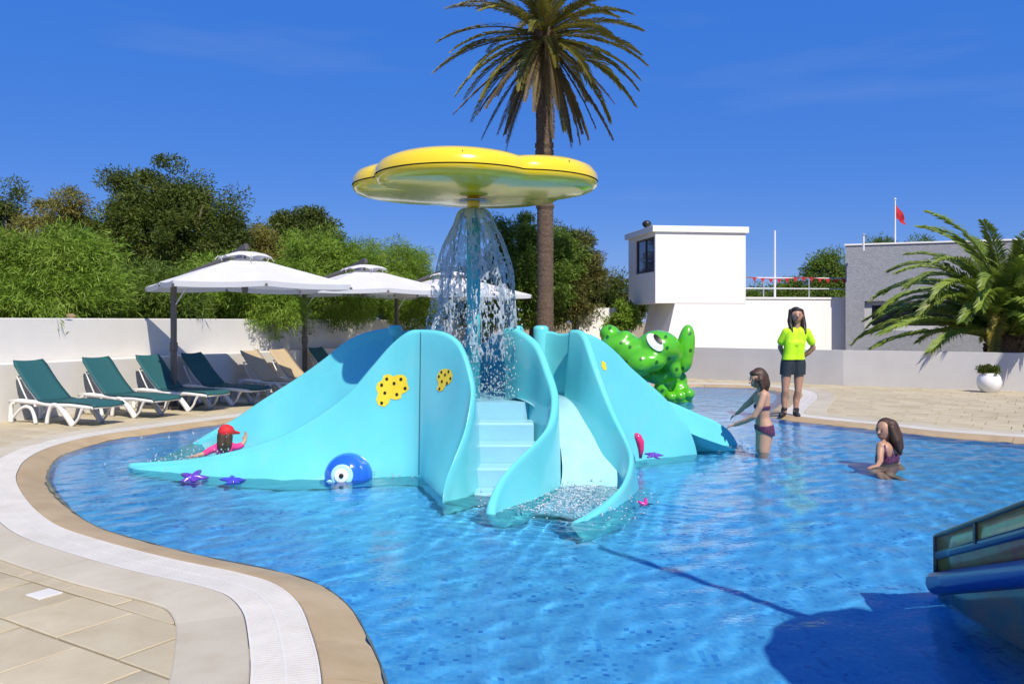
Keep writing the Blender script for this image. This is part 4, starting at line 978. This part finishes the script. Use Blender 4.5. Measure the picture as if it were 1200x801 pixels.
tree('evergreen_tree', 'round dark tree behind the two front parasols', 'tree', (*P(352, 377, 31).xy, 0), [E(340, 268, 31, 30, 18), E(368, 266, 31, 28, 18), E(352, 290, 31, 46, 28), E(385, 280, 31, 12, 14)], 37400, 0.136, 0.043, .1, m_dark, 45, 'trees beyond the garden wall', .18, 0.46, 300, .55)
tree('evergreen_tree', 'small olive brown tree between the two dark evergreens', 'tree', (*P(292, 377, 27).xy, 0), [E(290, 284, 27, 22, 16), E(305, 300, 27, 26, 20), E(275, 305, 27, 24, 18)], 17000, 0.122, 0.031, .1, m_oliv, 46, 'trees beyond the garden wall', .1, 0.40, 300, .55)
tree('evergreen_tree', 'big leafy green tree beside the tall palm trunk', 'tree', (*P(628, 377, 27).xy, 0), [E(608, 285, 27, 28, 32), E(630, 320, 26.6, 38, 48), E(612, 350, 26.4, 34, 36), E(650, 300, 27, 26, 30)], 68000, 0.136, 0.031, .3, m_mid, 47, 'trees beyond the pool', .2, 0.41, 300, .55)
tree('evergreen_tree', 'olive brown round tree beyond the tall palm, left of the white building', 'tree', (*P(678, 377, 28).xy, 0), [E(672, 302, 28, 30, 30), E(685, 330, 27.8, 22, 34), E(665, 345, 27.5, 34, 36), E(655, 290, 28, 18, 18)], 51000, 0.129, 0.031, .2, m_brn, 48, 'trees beyond the pool', .18, 0.41, 300, .55)
tree('evergreen_tree', 'dark bush close under the lookout room of the white building', 'tree', (*P(726, 377, 31).xy, 0), [E(724, 348, 31, 22, 18), E(740, 360, 31, 22, 20), E(708, 362, 31, 18, 18)], 23800, 0.136, 0.037, .1, m_dark, 49, 'trees beyond the pool', .12, 0.41, 300, .55)
tree('round_shrub', 'small yellow green shrub above the frog, below the lookout room', 'shrub', (*P(733, 377, 26.5).xy, 0), [E(733, 372, 26.5, 14, 14), E(722, 380, 26.5, 12, 9)], 5000, .14, .04, .1, m_tam, 50, None, .05, .2, 40)
tree('evergreen_tree', 'leafy green tree showing over the terrace railing', 'tree', (*P(962, 377, 34).xy, 0), [E(972, 318, 34, 22, 18), E(945, 330, 34, 16, 14), E(985, 330, 34, 20, 20), E(925, 338, 34, 14, 9), E(965, 345, 34, 50, 12), E(890, 345, 34, 26, 8)], 34000, 0.136, 0.037, .1, m_mid, 51, 'trees behind the buildings', .15, 0.46, 300, .55)
for i, (x, t, r, lab) in enumerate(((1032, 283, 13, 'tree top beside the vent pipe'), (1078, 281, 18, 'tree top between flag and palm'))):
    tree('evergreen_tree', 'small green ' + lab + ' behind the grey building', 'tree', (*P(x, 377, 38).xy, 0), [E(x, t + 8, 38, r, 10), E(x + 5, t + 30, 38, r * 1.4, 22)], 9000, .14, .04, .1, m_mid, 60 + i, 'trees behind the buildings', .15, .4, 60)
# palms
def frond_mesh(L, e0, grav, ll, n, seed, vee=.5, twist=0., fold=.25):
    g = random.Random(seed); pts = []; p = Vector((0, 0, 0)); N_ = 24; dirs = []
    for i in range(N_ + 1):
        t = i / N_; e = e0 - grav * t ** 1.25; d = Vector((math.cos(e), 0, math.sin(e))); pts.append(p.copy()); dirs.append(d); p = p + d * (L / N_)
    mb = MB(); mb.tube(pts, [.03 * (1 - .85 * i / N_) for i in range(N_ + 1)], 5)
    for i in range(n):
        t = .10 + .90 * (i + g.random() * .6) / n
        if t > .995: continue
        a = t * N_; k = min(int(a), N_ - 1); f = a - k; q = pts[k].lerp(pts[k + 1], f); d = dirs[k]; up = Vector((-d.z, 0, d.x)); l = ll * (math.sin(math.pi * min(1, .12 + t * .80)) ** .7) * g.uniform(.85, 1.1)
        for s in (-1, 1):
            sd = Vector((0, s, 0)); ld = (d * (.75 + .4 * t) + sd * (1 - .4 * t) + up * (vee + g.gauss(0, .12))).normalized()
            mid = q + ld * l * .5; tip = q + ld * l + Vector((0, 0, -fold * l)); w = ld.cross(up).normalized() * .013 + up * .012
            mb.add([q - w * .6, q + w * .6, mid + w, tip, mid - w], [(0, 1, 2, 3, 4)])
    return mb.mesh('frond')
def frond_mat(name, c, c2): return mat(name, c, .45, c2=c2, scale=1.5, objvar=.28, trans=.25, spec=.4)
m_fr = frond_mat('date_frond', (.13, .13, .018), (.22, .20, .035)); m_frd = frond_mat('dry_frond', (.13, .10, .04), (.19, .14, .06)); m_frg = frond_mat('green_frond', (.11, .19, .02), (.22, .28, .04))
palm = empty('tall_date_palm', (.87, 23, 0)); tag(palm, 'tall date palm with a ringed trunk rising behind the slide', 'palm tree')
m_ptr = mat('palm_trunk', (.11, .075, .05), .9, var=.35, scale=14, bump=1, bscale=22, dist=.03)
path = []; rad = []; H = 9.3
g = random.Random(5)
for i in range(190):
    z = H * i / 189; path.append((.03 * math.sin(z * .5), 0, z)); base = .21 + .10 * math.exp(-z / .8) + (.0 if z < 8.2 else (z - 8.2) * .08)
    rad.append(base + .012 * (i % 2) + g.uniform(-.006, .006) + (.035 if any(abs(z - c) < .07 for c in (4.55, 6.02, 6.2)) else 0))
MB().tube(path, rad, 20).build('trunk', m_ptr, palm, True)
mb = MB()
for k in range(90):
    a = g.uniform(0, 6.283); z = 7.1 + 2.2 * g.random() ** .6; r = .2 + max(0, z - 8.2) * .08; d = Vector((math.cos(a), math.sin(a), 0))
    mb.tube([d * r + Vector((0, 0, z)), d * (r + .08) + Vector((0, 0, z + .12))], [.045, .02], 5)
mb.build('leaf_bases', m_ptr, palm)['kind'] = 'stuff'
var = {}
for i in range(92):
    u = i / 91; cls = int(u * 11.99); e0 = R(80 - 150 * (u ** .95)); key = (cls, i % 2)
    if key not in var:
        me = frond_mesh(3.05 - .35 * abs(u - .5), e0, R(30 + 30 * (1 - u)) if u < .7 else R(16), .33 if u < .7 else .22, 66, 300 + i, .35 if u < .75 else .1, 0, .25)
        me.materials.append(m_fr if u < .72 else m_frd); var[key] = me
    o = bpy.data.objects.new('frond', var[key]); col.objects.link(o); o.parent = palm; az = i * 2.39996 + g.uniform(-.2, .2)
    o.location = (.06 * math.cos(az), .06 * math.sin(az), H + .05 - .6 * u + .1); o.rotation_euler = (g.gauss(0, .05), g.gauss(0, .06), az); s = g.uniform(.9, 1.08); o.scale = (s, s, s)
pal2 = empty('young_palm', (11.75, 20.3, 0)); tag(pal2, 'low bushy green palm with arching fronds leaning over the low wall', 'palm tree')
mb = MB(); mb.tube([(0, 0, -.1), (0, 0, .5), (0, 0, 1.0), (0, 0, 1.35)], [.34, .40, .42, .3], 18)
for k in range(120):
    a = g.uniform(0, 6.283); z = g.uniform(.1, 1.3); d = Vector((math.cos(a), math.sin(a), 0)); mb.tube([d * .36 + Vector((0, 0, z)), d * .47 + Vector((0, 0, z + .12))], [.06, .03], 5)
mb.build('trunk', m_ptr, pal2)
var2 = {}
for i in range(80):
    u = i / 79; e0 = R(88 - 78 * u ** 1.15); key = int(u * 9.99)
    if key not in var2:
        me = frond_mesh(3.25 + .3 * (1 - u), e0, R(45 + 62 * math.sin(math.pi * min(1, u + .15))), .52, 80, 500 + i, .30, 0, .25); me.materials.append(m_frg); var2[key] = me
    o = bpy.data.objects.new('frond', var2[key]); col.objects.link(o); o.parent = pal2; az = i * 2.39996 + g.uniform(-.2, .2) + .5
    o.location = (.12 * math.cos(az), .12 * math.sin(az), 1.25 - .25 * u); o.rotation_euler = (g.gauss(0, .06), g.gauss(0, .05), az); s = g.uniform(.88, 1.06); o.scale = (s, s, s)
# a yellowing frond that hangs over the wall
me = frond_mesh(2.7, R(35), R(135), .32, 70, 777, .2, 0, .2); me.materials.append(mat('yellow_frond', (.26, .22, .03), .5, var=.2, scale=2, trans=.25))
o = link('frond', me, None, pal2); o.location = (0, -.1, 1.3); o.rotation_euler = (0, 0, R(232))
# shrub in the pot
v, f, a = leaves([(Vector((0, 0, .05)), (.17, .17, .09))], 2600, .06, .02, -.3, 9, .05, 20, .3)
o = link('pot_shrub', np_mesh('crown', v, f, {'rnd': a}), m_dark); o.location = (pc.x, pc.y, .40); tag(o, 'small clipped dark green shrub growing in the round white pot', 'plant')
# ------------------------------------------------------------------ people
m_skin = mat('skin', (.42, .23, .145), .5, var=.06, scale=12, sss=.08); m_skin2 = mat('fair_skin', (.50, .29, .19), .5, var=.06, scale=12, sss=.08)
m_hair = mat('dark_hair', (.016, .009, .006), .55, var=.35, scale=60, bump=.5, bscale=120, dist=.004); m_hair2 = mat('brown_hair', (.055, .026, .012), .55, var=.5, scale=50, bump=.5, bscale=110, dist=.004)
m_neon = mat('neon_shirt', (.52, .90, .01), .7, var=.05, scale=14, bump=.5, bscale=14, dist=.012); m_navy = mat('navy_shorts', (.012, .022, .03), .75, var=.15, scale=20, bump=.3, bscale=20, dist=.01)
m_shoe = mat('black_shoe', (.015, .015, .018), .6); m_lip = mat('lips', (.35, .08, .07), .4); m_eye = mat('eye', (.02, .015, .012), .15); m_bik = mat('navy_bikini', (.04, .03, .10), .6, c2=(.25, .05, .10), scale=40)
def clip(o, co, no):
    bm = bmesh.new(); bm.from_mesh(o.data); bmesh.ops.bisect_plane(bm, geom=list(bm.verts) + list(bm.edges) + list(bm.faces), plane_co=co, plane_no=no, clear_outer=True); bm.to_mesh(o.data); bm.free()
    o.data.polygons.foreach_set('use_smooth', [True] * len(o.data.polygons)); s = o.modifiers.new('s', 'SOLIDIFY'); s.thickness = .008; s.offset = -1; return o
class Fig:
    def __init__(s, label, Y, base, cat='person'):
        s.Y = Y; s.root = empty('person', base); s.b = Vector(base); tag(s.root, label, cat)
    def p(s, x, y, d=0): return P(x, y, s.Y) + Vector((0, d, 0)) - s.b
    def limb(s, mb, pts, rr):
        for (a, b), (r0, r1) in zip(zip(pts[:-1], pts[1:]), zip(rr[:-1], rr[1:])): mb.cone(s.p(*a), s.p(*b), r0, r1)
    def hand(s, mb, w, d, up, size=1.0, curl=.5, thumb=1):
        """palm from the wrist along d, four unequal fingers bending and a thumb on the side; w in local coordinates"""
        d = Vector(d).normalized(); up = Vector(up); up = (up - d * up.dot(d)).normalized(); sd = d.cross(up)
        pe = w + d * .075 * size
        for k in (-1, 0, 1): mb.cone(w + sd * (.012 * k * size), pe + sd * (.022 * k * size), .016 * size, .014 * size, 8)
        for k, l in zip((-1.5, -.5, .5, 1.5), (.055, .068, .072, .06)):
            a = pe + sd * (.016 * k * size); m_ = a + (d - up * curl * .5) * l * .55 * size; e = m_ + (d * .8 - up * curl * 1.4).normalized() * l * .5 * size
            mb.cone(a, m_, .009 * size, .0085 * size, 8); mb.cone(m_, e, .0085 * size, .0065 * size, 8)
        a = w + d * .02 * size + sd * (.024 * thumb * size); m_ = a + (d * .6 + sd * thumb).normalized() * .035 * size; mb.cone(a, m_, .012 * size, .01 * size, 8); mb.cone(m_, m_ + (d + sd * thumb * .3 - up * curl).normalized() * .03 * size, .01 * size, .007 * size, 8)
    def face(s, c, f, r, m_sk):
        """eyes, brows, mouth on a head of radius r at local c looking along f"""
        f = Vector(f).normalized(); up = Vector((0, 0, 1)); sd = f.cross(up).normalized(); up = sd.cross(f)
        for k in (-1, 1): MB().ball(c + f * r * .90 + sd * (k * r * .36) + up * r * .06, (r * .09, r * .09, r * .06), nu=10, nv=6).build('eye', m_eye, s.root, True); MB().tube([c + f * r * .93 + sd * (k * r * .18) + up * r * .26, c + f * r * .90 + sd * (k * r * .55) + up * r * .27], r * .022, 5).build('eyebrow', m_hair, s.root, True)
        MB().tube([c + f * r * .86 - sd * r * .26 - up * r * .66, c + f * r * .96 - up * r * .69, c + f * r * .86 + sd * r * .26 - up * r * .66], [r * .05, r * .09, r * .05], 6).build('mouth', m_lip, s.root, True)
    def head(s, mb, c, f, r):
        f = Vector(f).normalized(); sd = f.cross(Vector((0, 0, 1))).normalized()
        mb.ball(c, (r * .92, r * .92, r * 1.12)); mb.ball(c + f * r * .22 - Vector((0, 0, r * .55)), r * .62)
        mb.cone(c + f * r * .9 + Vector((0, 0, r * .02)), c + f * r * 1.12 - Vector((0, 0, r * .28)), r * .12, r * .17, 8)
        for k in (-1, 1): mb.ball(c + sd * (k * r * .95) - Vector((0, 0, r * .1)), (r * .16, r * .16, r * .28), nu=8, nv=6)
# lifeguard in a neon shirt
w = Fig('woman in a neon yellow shirt and dark shorts, standing with hands behind her back', 13.15, G(927, 487, .012)); f = Vector((-.12, -1, .05))
hc = w.p(933.5, 369.5); mb = MB(); w.head(mb, hc, f, .096)
w.limb(mb, [(934.5, 377, .02), (933.5, 388, .03)], [.05, .06])
for dx in (-6, 6): w.limb(mb, [(933 + dx, 391, .02), (930.5 + dx * .8, 404), (930 + dx * .75, 415), (929.5 + dx, 425, .02)], [.085, .083, .085, .10])
w.limb(mb, [(923, 388.5, .02), (945, 388.5, .02)], [.048, .048])
w.limb(mb, [(923, 427, .02), (921, 442, 0), (919.7, 457, -.02), (919.4, 465, .015), (919.3, 478, 0), (919.3, 482, 0)], [.085, .074, .052, .056, .036, .040])
w.limb(mb, [(937, 427, .02), (936, 442, 0), (934.8, 458, -.02), (934, 466, .015), (932.5, 478, 0), (932.4, 482, 0)], [.085, .074, .052, .056, .036, .040])
w.limb(mb, [(947, 389, .02), (951.5, 398, .04), (955.3, 407.5, .08)], [.048, .042, .036]); w.limb(mb, [(955.3, 407.5, .08), (951, 413, .12), (944, 419.5, .18)], [.040, .039, .028]); w.hand(mb, w.p(944, 419.5, .18), (-1, .25, -.1), (0, 1, 0), 1, .5)
w.limb(mb, [(921, 389, .02), (917.5, 398, .06), (917.3, 407, .13)], [.048, .042, .036]); w.limb(mb, [(917.3, 407, .13), (924, 419, .2)], [.040, .028]); w.hand(mb, w.p(924, 419, .2), (1, .2, -.1), (0, 1, 0), 1, .5, -1)
skin_blob(mb, 'body', m_skin, w.root, .011, 3); w.face(hc, f, .098, m_skin)
mb = MB()
for dx in (-5.2, 5.2): w.limb(mb, [(933 + dx, 391, .01), (930.8 + dx * .9, 404, -.01), (930 + dx * .9, 415), (929.5 + dx * 1.1, 430, .01)], [.100, .100, .100, .118])
w.limb(mb, [(933.8, 385.6, .025), (924, 388.6, .02)], [.054, .058]); w.limb(mb, [(933.8, 385.6, .025), (944.5, 388.6, .02)], [.054, .058]); w.limb(mb, [(926, 402, -.045), (937, 402, -.045)], [.068, .068]); w.limb(mb, [(923, 388.3, .02), (945, 388.3, .02)], [.062, .062])
w.limb(mb, [(946, 389, .02), (952.3, 400.5, .05)], [.066, .062]); w.limb(mb, [(922, 389, .02), (917.4, 400, .075)], [.066, .062])
o = skin_blob(mb, 'shirt', m_neon, w.root, .013, 2); clip(o, w.p(930, 421.2), (0.02, 0, -1))
mb = MB()
for a, b in (((924, 426, .02), (921, 447, 0)), ((936, 426, .02), (935.8, 447, 0))): w.limb(mb, [(a[0] + (1.5 if a[0] < 930 else -1.5), 417, .02), a, b], [.105, .115, .102])
o = skin_blob(mb, 'shorts', m_navy, w.root, .013, 2); clip(o, w.p(930, 438.5), (0, 0, -1))
mb = MB(); mb.ball(hc + Vector((0, .03, .022)), (.102, .09, .115)); mb.ball(hc + Vector((.005, -.02, .088)), (.078, .06, .030))
w.limb(mb, [(927.2, 364, .03), (926.3, 372, .02), (926.0, 380, .0), (926.9, 388.5, -.07)], [.032, .034, .036, .018]); w.limb(mb, [(928.2, 364, .05), (926.8, 376, .05), (927.6, 387.5, .0)], [.03, .04, .03])
w.limb(mb, [(940.2, 364, .03), (941.3, 372, .02), (942.0, 381, .0), (942.0, 390, -.07)], [.032, .036, .040, .02]); w.limb(mb, [(939.5, 364, .05), (941, 376, .05), (941.3, 388, .0)], [.03, .04, .032])
w.limb(mb, [(934.5, 370, .06), (934.5, 380, .08), (934.5, 391, .10)], [.088, .09, .07])
skin_blob(mb, 'hair', m_hair, w.root, .009, 2)
for x, dx, dd in ((919, -6.5, -.10), (933, -1.5, -.15)):
    mb = MB(); q = w.p(x, 484.4, 0); t = w.p(x + dx, 485.3, dd); mb.cone(q + Vector((0, .03, 0)), t, .046, .038); mb.cone(q + Vector((0, .02, .03)), q + Vector((0, 0, .07)), .045, .046); o = skin_blob(mb, 'shoe', m_shoe, w.root, .012, 2)
# girl wading
w = Fig('girl in a two-piece swimsuit wading up to her thighs, reaching for the flume', 9.8, (P(894, 377, 9.8).x, 9.8, FZ)); f = Vector((-.93, -.3, -.22))
hc = w.p(887, 443.5); mb = MB(); w.head(mb, hc, f, .088); w.limb(mb, [(891, 451, .01), (893, 460, 0)], [.042, .05])
for dd in (-.06, .06): w.limb(mb, [(893.5, 464, dd * .9), (893, 476, dd * .9), (893.5, 489, dd * .8), (895.5, 500, dd), (896, 505, dd)], [.075, .072, .066, .085, .09])
w.limb(mb, [(892.5, 461, -.10), (893.5, 461, .10)], [.045, .045])
w.limb(mb, [(895.5, 505, -.06), (893.0, 525, -.07), (892, 548, -.06), (893, 572, -.04), (893, 583, -.03)], [.085, .07, .052, .042, .036]); w.limb(mb, [(893, 582, -.03), (885, 584.5, -.05)], [.034, .025])
w.limb(mb, [(896, 505, .06), (895, 525, .08), (895.5, 548, .09), (899, 572, .1), (899, 583, .1)], [.085, .07, .052, .042, .036]); w.limb(mb, [(899, 582, .1), (891, 584.5, .08)], [.034, .025])
w.limb(mb, [(892, 462, -.11), (886.5, 475, -.14), (880.5, 486.5, -.12)], [.045, .038, .033]); w.limb(mb, [(880.5, 486.5, -.12), (872, 493, -.02), (864, 498.5, .10)], [.033, .031, .024]); w.hand(mb, w.p(864, 498.5, .10), (-1, .5, -.35), (0, 0, 1), .85, .7)
w.limb(mb, [(892, 462, .11), (884, 472, .16), (879, 478, .22)], [.045, .038, .033]); w.limb(mb, [(879, 478, .22), (872, 487, .28)], [.03, .022]); w.hand(mb, w.p(872, 487, .28), (-.8, .5, -.6), (0, 0, 1), .85, .5, -1)
girl1 = skin_blob(mb, 'body', m_skin2, w.root, .010, 3); w.face(hc, f, .088, m_skin2)
mb = MB()
for dd in (-.06, .06): w.limb(mb, [(895.2, 499, dd), (896.3, 507, dd)], [.094, .098])
o = skin_blob(mb, 'bikini_bottom', m_bik, w.root, .012, 2); clip(o, w.p(896, 497), (-.12, 0, 1)); clip(o, w.p(895, 506.5), (-.35, 0, -1))
mb = MB()
for dd in (-.06, .06): w.limb(mb, [(893, 472, dd * .9), (893, 479, dd * .9)], [.084, .079])
o = skin_blob(mb, 'bikini_top', m_bik, w.root, .012, 2); clip(o, w.p(893, 474.5), (0, 0, 1)); clip(o, w.p(893, 478.6), (0, 0, -1))
mb = MB(); mb.ball(hc + Vector((.03, .01, .022)), (.096, .095, .108)); mb.ball(hc + Vector((-.015, 0, .06)), (.07, .08, .042)); w.limb(mb, [(893.5, 441, 0), (896, 450, 0), (897, 455.5, 0)], [.07, .066, .04]); w.limb(mb, [(889, 444, -.075), (891, 453, -.08)], [.034, .028]); w.limb(mb, [(884, 444, -.075), (883, 452, -.07)], [.02, .012])
skin_blob(mb, 'hair', m_hair2, w.root, .010, 2)
# girl sitting low in the water
w = Fig('girl with long brown hair sitting chest-deep in the pool near the edge', 9.0, (P(1038, 377, 9.0).x, 9.0, FZ)); f = Vector((-.85, -.55, -.02))
hc = w.p(1036, 503.5); mb = MB(); w.head(mb, hc, f, .090); w.limb(mb, [(1039, 511, .01), (1039.5, 520, .02)], [.042, .05])
for dx in (-6, 6): w.limb(mb, [(1039 + dx, 525, -.02 + dx * .008), (1039 + dx, 538, dx * .008), (1040 + dx, 556, dx * .008)], [.085, .08, .095])
w.limb(mb, [(1029, 521, -.08), (1050, 523, .08)], [.05, .05])
w.limb(mb, [(1028, 522, -.08), (1024.5, 530, -.14), (1022, 536, -.2)], [.043, .036, .031]); w.limb(mb, [(1022, 536, -.2), (1014, 540, -.3)], [.031, .023]); w.hand(mb, w.p(1014, 540, -.3), (-1, -.3, -.1), (0, 0, 1), .9, .3)
w.limb(mb, [(1050.5, 524, .08), (1052.5, 536, .06), (1052.5, 548, .0)], [.044, .037, .031]); w.limb(mb, [(1052.5, 548, 0), (1051, 560, -.12)], [.031, .023]); w.hand(mb, w.p(1051, 560, -.12), (-.2, -.7, -.5), (0, 0, 1), .9, .3)
w.limb(mb, [(1036, 560, 0), (1012, 570, -.25), (1018, 592, -.45)], [.09, .06, .04]); w.limb(mb, [(1046, 562, 0), (1026, 575, -.35), (1034, 594, -.55)], [.09, .06, .04])
girl2 = skin_blob(mb, 'body', m_skin, w.root, .011, 3); w.face(hc, f, .09, m_skin)
mb = MB()
for dx in (-6, 6): w.limb(mb, [(1039 + dx, 531, -.025 + dx * .008), (1039 + dx, 541, -.012 + dx * .008)], [.09, .09])
o = skin_blob(mb, 'bikini_top', m_bik, w.root, .012, 2); clip(o, w.p(1039, 531.5), (0, 0, 1)); clip(o, w.p(1039, 540.5), (0, 0, -1))
for a in (((1031, 531.5, -.17), (1030.5, 519, -.13)), ((1040, 532, -.14), (1043, 518.5, -.03))): MB().tube([w.p(*a[0]), w.p(*a[1])], .010, 6).build('strap', m_bik, w.root, True)
mb = MB(); mb.ball(hc + Vector((.032, .025, .022)), (.098, .094, .108)); w.limb(mb, [(1043, 500, .0), (1048, 512, -.02), (1051, 522, -.02), (1054, 531, -.02)], [.088, .078, .062, .02]); w.limb(mb, [(1041, 500, -.075), (1045, 514, -.10), (1049, 526, -.09)], [.04, .045, .02])
skin_blob(mb, 'hair', m_hair2, w.root, .010, 2)
# child in the flume
w = Fig('small child in a red cap and pink top sliding out of the left flume', 9.2, (P(262, 377, 9.2).x, 9.2, -.05)); f = Vector((.35, .9, .05))
hc = w.p(265.5, 508.5); mb = MB(); w.head(mb, hc, f, .078); w.limb(mb, [(264.5, 515, 0), (263, 521, .03)], [.04, .045])
for dx in (-4, 4): w.limb(mb, [(262 + dx, 526, .04), (258 + dx, 532, .25), (255 + dx, 534, .42)], [.07, .068, .075])
w.limb(mb, [(256, 523, .02), (247, 527, -.02), (240, 531, -.05)], [.036, .03, .026]); w.limb(mb, [(240, 531, -.05), (231, 533, -.07)], [.026, .02]); w.hand(mb, w.p(231, 533, -.07), (-1, 0, -.1), (0, 0, 1), .7, .3)
w.limb(mb, [(270, 523, .02), (278, 523.5, .0), (283.5, 521, .0)], [.036, .03, .026]); w.limb(mb, [(283.5, 521, 0), (286.5, 516, .02)], [.026, .02]); w.hand(mb, w.p(286.5, 516, .02), (.1, .1, 1), (0, 1, 0), .7, .4)
w.limb(mb, [(252, 534, .45), (240, 535, .7), (230, 535, .95)], [.065, .045, .03]); w.limb(mb, [(258, 534, .45), (248, 535, .75), (240, 535, 1.0)], [.065, .045, .03])
skin_blob(mb, 'body', m_skin2, w.root, .010, 3); w.face(hc, f, .078, m_skin2)
m_pink = mat('pink_top', (.75, .04, .22), .6, var=.1, scale=20); m_cap = mat('red_cap', (.62, .015, .02), .7, var=.12, scale=30)
mb = MB()
for dx in (-4, 4): w.limb(mb, [(262 + dx, 525.5, .03), (258 + dx, 531.5, .25)], [.08, .078])
w.limb(mb, [(257, 523, .02), (247, 527, -.02), (242, 530, -.04)], [.045, .038, .033]); w.limb(mb, [(269, 523, .02), (278, 523.5, 0), (283, 521.5, 0)], [.045, .038, .033])
skin_blob(mb, 'top', m_pink, w.root, .011, 2)
mb = MB(); mb.ball(hc + Vector((-.004, 0, .03)), (.088, .09, .078)); q = hc + Vector((.06, .05, .015)); mb.cone(q, q + Vector((.045, .05, -.012)), .026, .014)
skin_blob(mb, 'cap', m_cap, w.root, .010, 2)
mb = MB(); w.limb(mb, [(262, 510, -.03), (262, 520, -.05), (263, 528, -.05)], [.06, .052, .02]); w.limb(mb, [(268, 510, -.03), (268.5, 519, -.05), (268, 527, -.05)], [.055, .048, .02]); skin_blob(mb, 'hair', m_hair2, w.root, .010, 1)

# ------------------------------------------------------------------ boat-shaped play slide at the pool's right side
boat = empty('play_boat', (2.9, 3.4, FZ)); tag(boat, 'shaded fibreglass play boat with a painted side panel and blue fender', 'play boat')
bl = boat.location.copy()
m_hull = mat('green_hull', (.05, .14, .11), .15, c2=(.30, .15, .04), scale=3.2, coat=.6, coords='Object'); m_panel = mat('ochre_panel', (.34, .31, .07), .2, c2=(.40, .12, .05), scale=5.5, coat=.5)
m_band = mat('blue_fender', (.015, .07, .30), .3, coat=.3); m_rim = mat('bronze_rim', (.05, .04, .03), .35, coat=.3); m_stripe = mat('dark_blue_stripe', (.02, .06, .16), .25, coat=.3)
def bst(y):
    t = (4.62 - y) / 2.7; xl = 2.30 - .05 * t - .0 * t; hw = (2.95 - xl) * (1 - .75 * max(0, t - .55) ** 1.6); return t, 2.95 - hw, 2.95 + hw
ys = np.linspace(4.62, 1.9, 16)
def rimz_(y): return .29 + .43 * min(4.62 - y, 1.4) - .05 * max(0, 4.62 - y - 1.4) 
def bandz(y): return .035 + .36 * min(4.62 - y, 1.4)
def brow(y, sides):
    t, xl, xr = bst(y); return t, (xl if sides < 0 else xr)
def strip(fz0, fz1, inset0, inset1, name, m, parent, both=(-1, 1), th=.02):
    for s in both:
        rows = []
        for y in ys:
            _, x = brow(y, s); z0, z1 = fz0(y), fz1(y); rows.append([(x - s * inset0 - bl.x, y - bl.y, z0 - bl.z), (x - s * (inset0 + inset1) / 2 - bl.x, y - bl.y, (z0 + z1) / 2 - bl.z), (x - s * inset1 - bl.x, y - bl.y, z1 - bl.z)])
        o = MB().grid(rows).build(name, m, parent, True); q = o.modifiers.new('s', 'SOLIDIFY'); q.thickness = th; q.offset = 0
hullrows = []
for y in ys:
    t, xl, xr = bst(y); zc = bandz(y) - .02; row = []
    for k in range(13):
        u = k / 12 * math.pi; c = math.cos(u); x = (xl + xr) / 2 - (xr - xl) / 2 * (abs(c) ** .7 * (1 if c > 0 else -1)); z = zc - (zc + .42) * math.sin(u) ** .8; row.append((x - bl.x, y - bl.y, z - bl.z))
    hullrows.append(row)
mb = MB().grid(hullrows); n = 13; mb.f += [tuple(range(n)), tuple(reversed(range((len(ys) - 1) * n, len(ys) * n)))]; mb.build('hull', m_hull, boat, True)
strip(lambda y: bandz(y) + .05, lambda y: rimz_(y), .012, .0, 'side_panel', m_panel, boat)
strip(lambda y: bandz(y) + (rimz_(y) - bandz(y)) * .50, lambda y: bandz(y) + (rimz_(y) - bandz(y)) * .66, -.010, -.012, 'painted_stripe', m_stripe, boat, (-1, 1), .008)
for s in (-1, 1):
    MB().tube([(brow(y, s)[1] - bl.x, y - bl.y, bandz(y) - bl.z) for y in ys], .062, 12).build('fender', m_band, boat, True)
    MB().tube([(brow(y, s)[1] - bl.x, y - bl.y, rimz_(y) - bl.z) for y in ys], .016, 8).build('rim', m_rim, boat, True)
    _, x = brow(4.62, s); MB().tube([(x - bl.x, 4.62 - bl.y, bandz(4.62) - bl.z - .05), (x - bl.x, 4.625 - bl.y, rimz_(4.62) - bl.z)], .018, 8).build('stern_post', m_rim, boat, True)
    for y in (4.2, 3.75, 3.3, 2.8):
        _, x = brow(y, s); MB().box((x + s * .012 - bl.x, y - bl.y, rimz_(y) - .06 - bl.z), (.014, .022, .1)).build('bracket', m_rim, boat)
_, xa, xb = bst(4.62); MB().tube([(xa - bl.x, 4.62 - bl.y, rimz_(4.62) - bl.z), (xb - bl.x, 4.62 - bl.y, rimz_(4.62) - bl.z)], .016, 8).build('rim', m_rim, boat, True)
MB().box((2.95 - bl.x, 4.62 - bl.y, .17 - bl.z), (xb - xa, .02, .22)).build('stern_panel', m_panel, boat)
shadow_mast = [Vector((2.98, 2.05, -.2)), Vector((2.95, 2.0, 1.6)), Vector((2.86, 2.0, 2.6)), Vector((2.5, 2.35, 3.4)), Vector((1.94, 2.87, 4.0))]
MB().tube([Vector(p) - bl for p in crom(shadow_mast, 4)], .038, 10).build('mast', m_band, boat, True)  # unseen mast, added and bent so its thin shadow crosses the pool
MB().lathe([(.001, 2.83), (.3, 2.78), (.55, 2.68), (.70, 2.56), (.73, 2.52), (.66, 2.54), (.4, 2.68), (.001, 2.76)], (2.86 - bl.x, 2.0 - bl.y, -bl.z), 20).build('shadow_canopy', m_stripe, boat, True)  # unseen canopy, added to throw the round shadow on the water

# real refraction: the sun reaches the pool floor and what stands in the water through the rippled surface
sun_d.cycles.is_caustics_light = True; water.cycles.is_caustics_caster = True
for o in RECV + [c for c in edge_root.children if c.name.startswith('coping')] + [c for r_ in (frog, whale) for c in r_.children] + [bpy.data.objects['pool_floor'], bpy.data.objects['pool_wall'], girl1, girl2] + [c for c in boat.children if c.type == 'MESH']: o.cycles.is_caustics_receiver = True
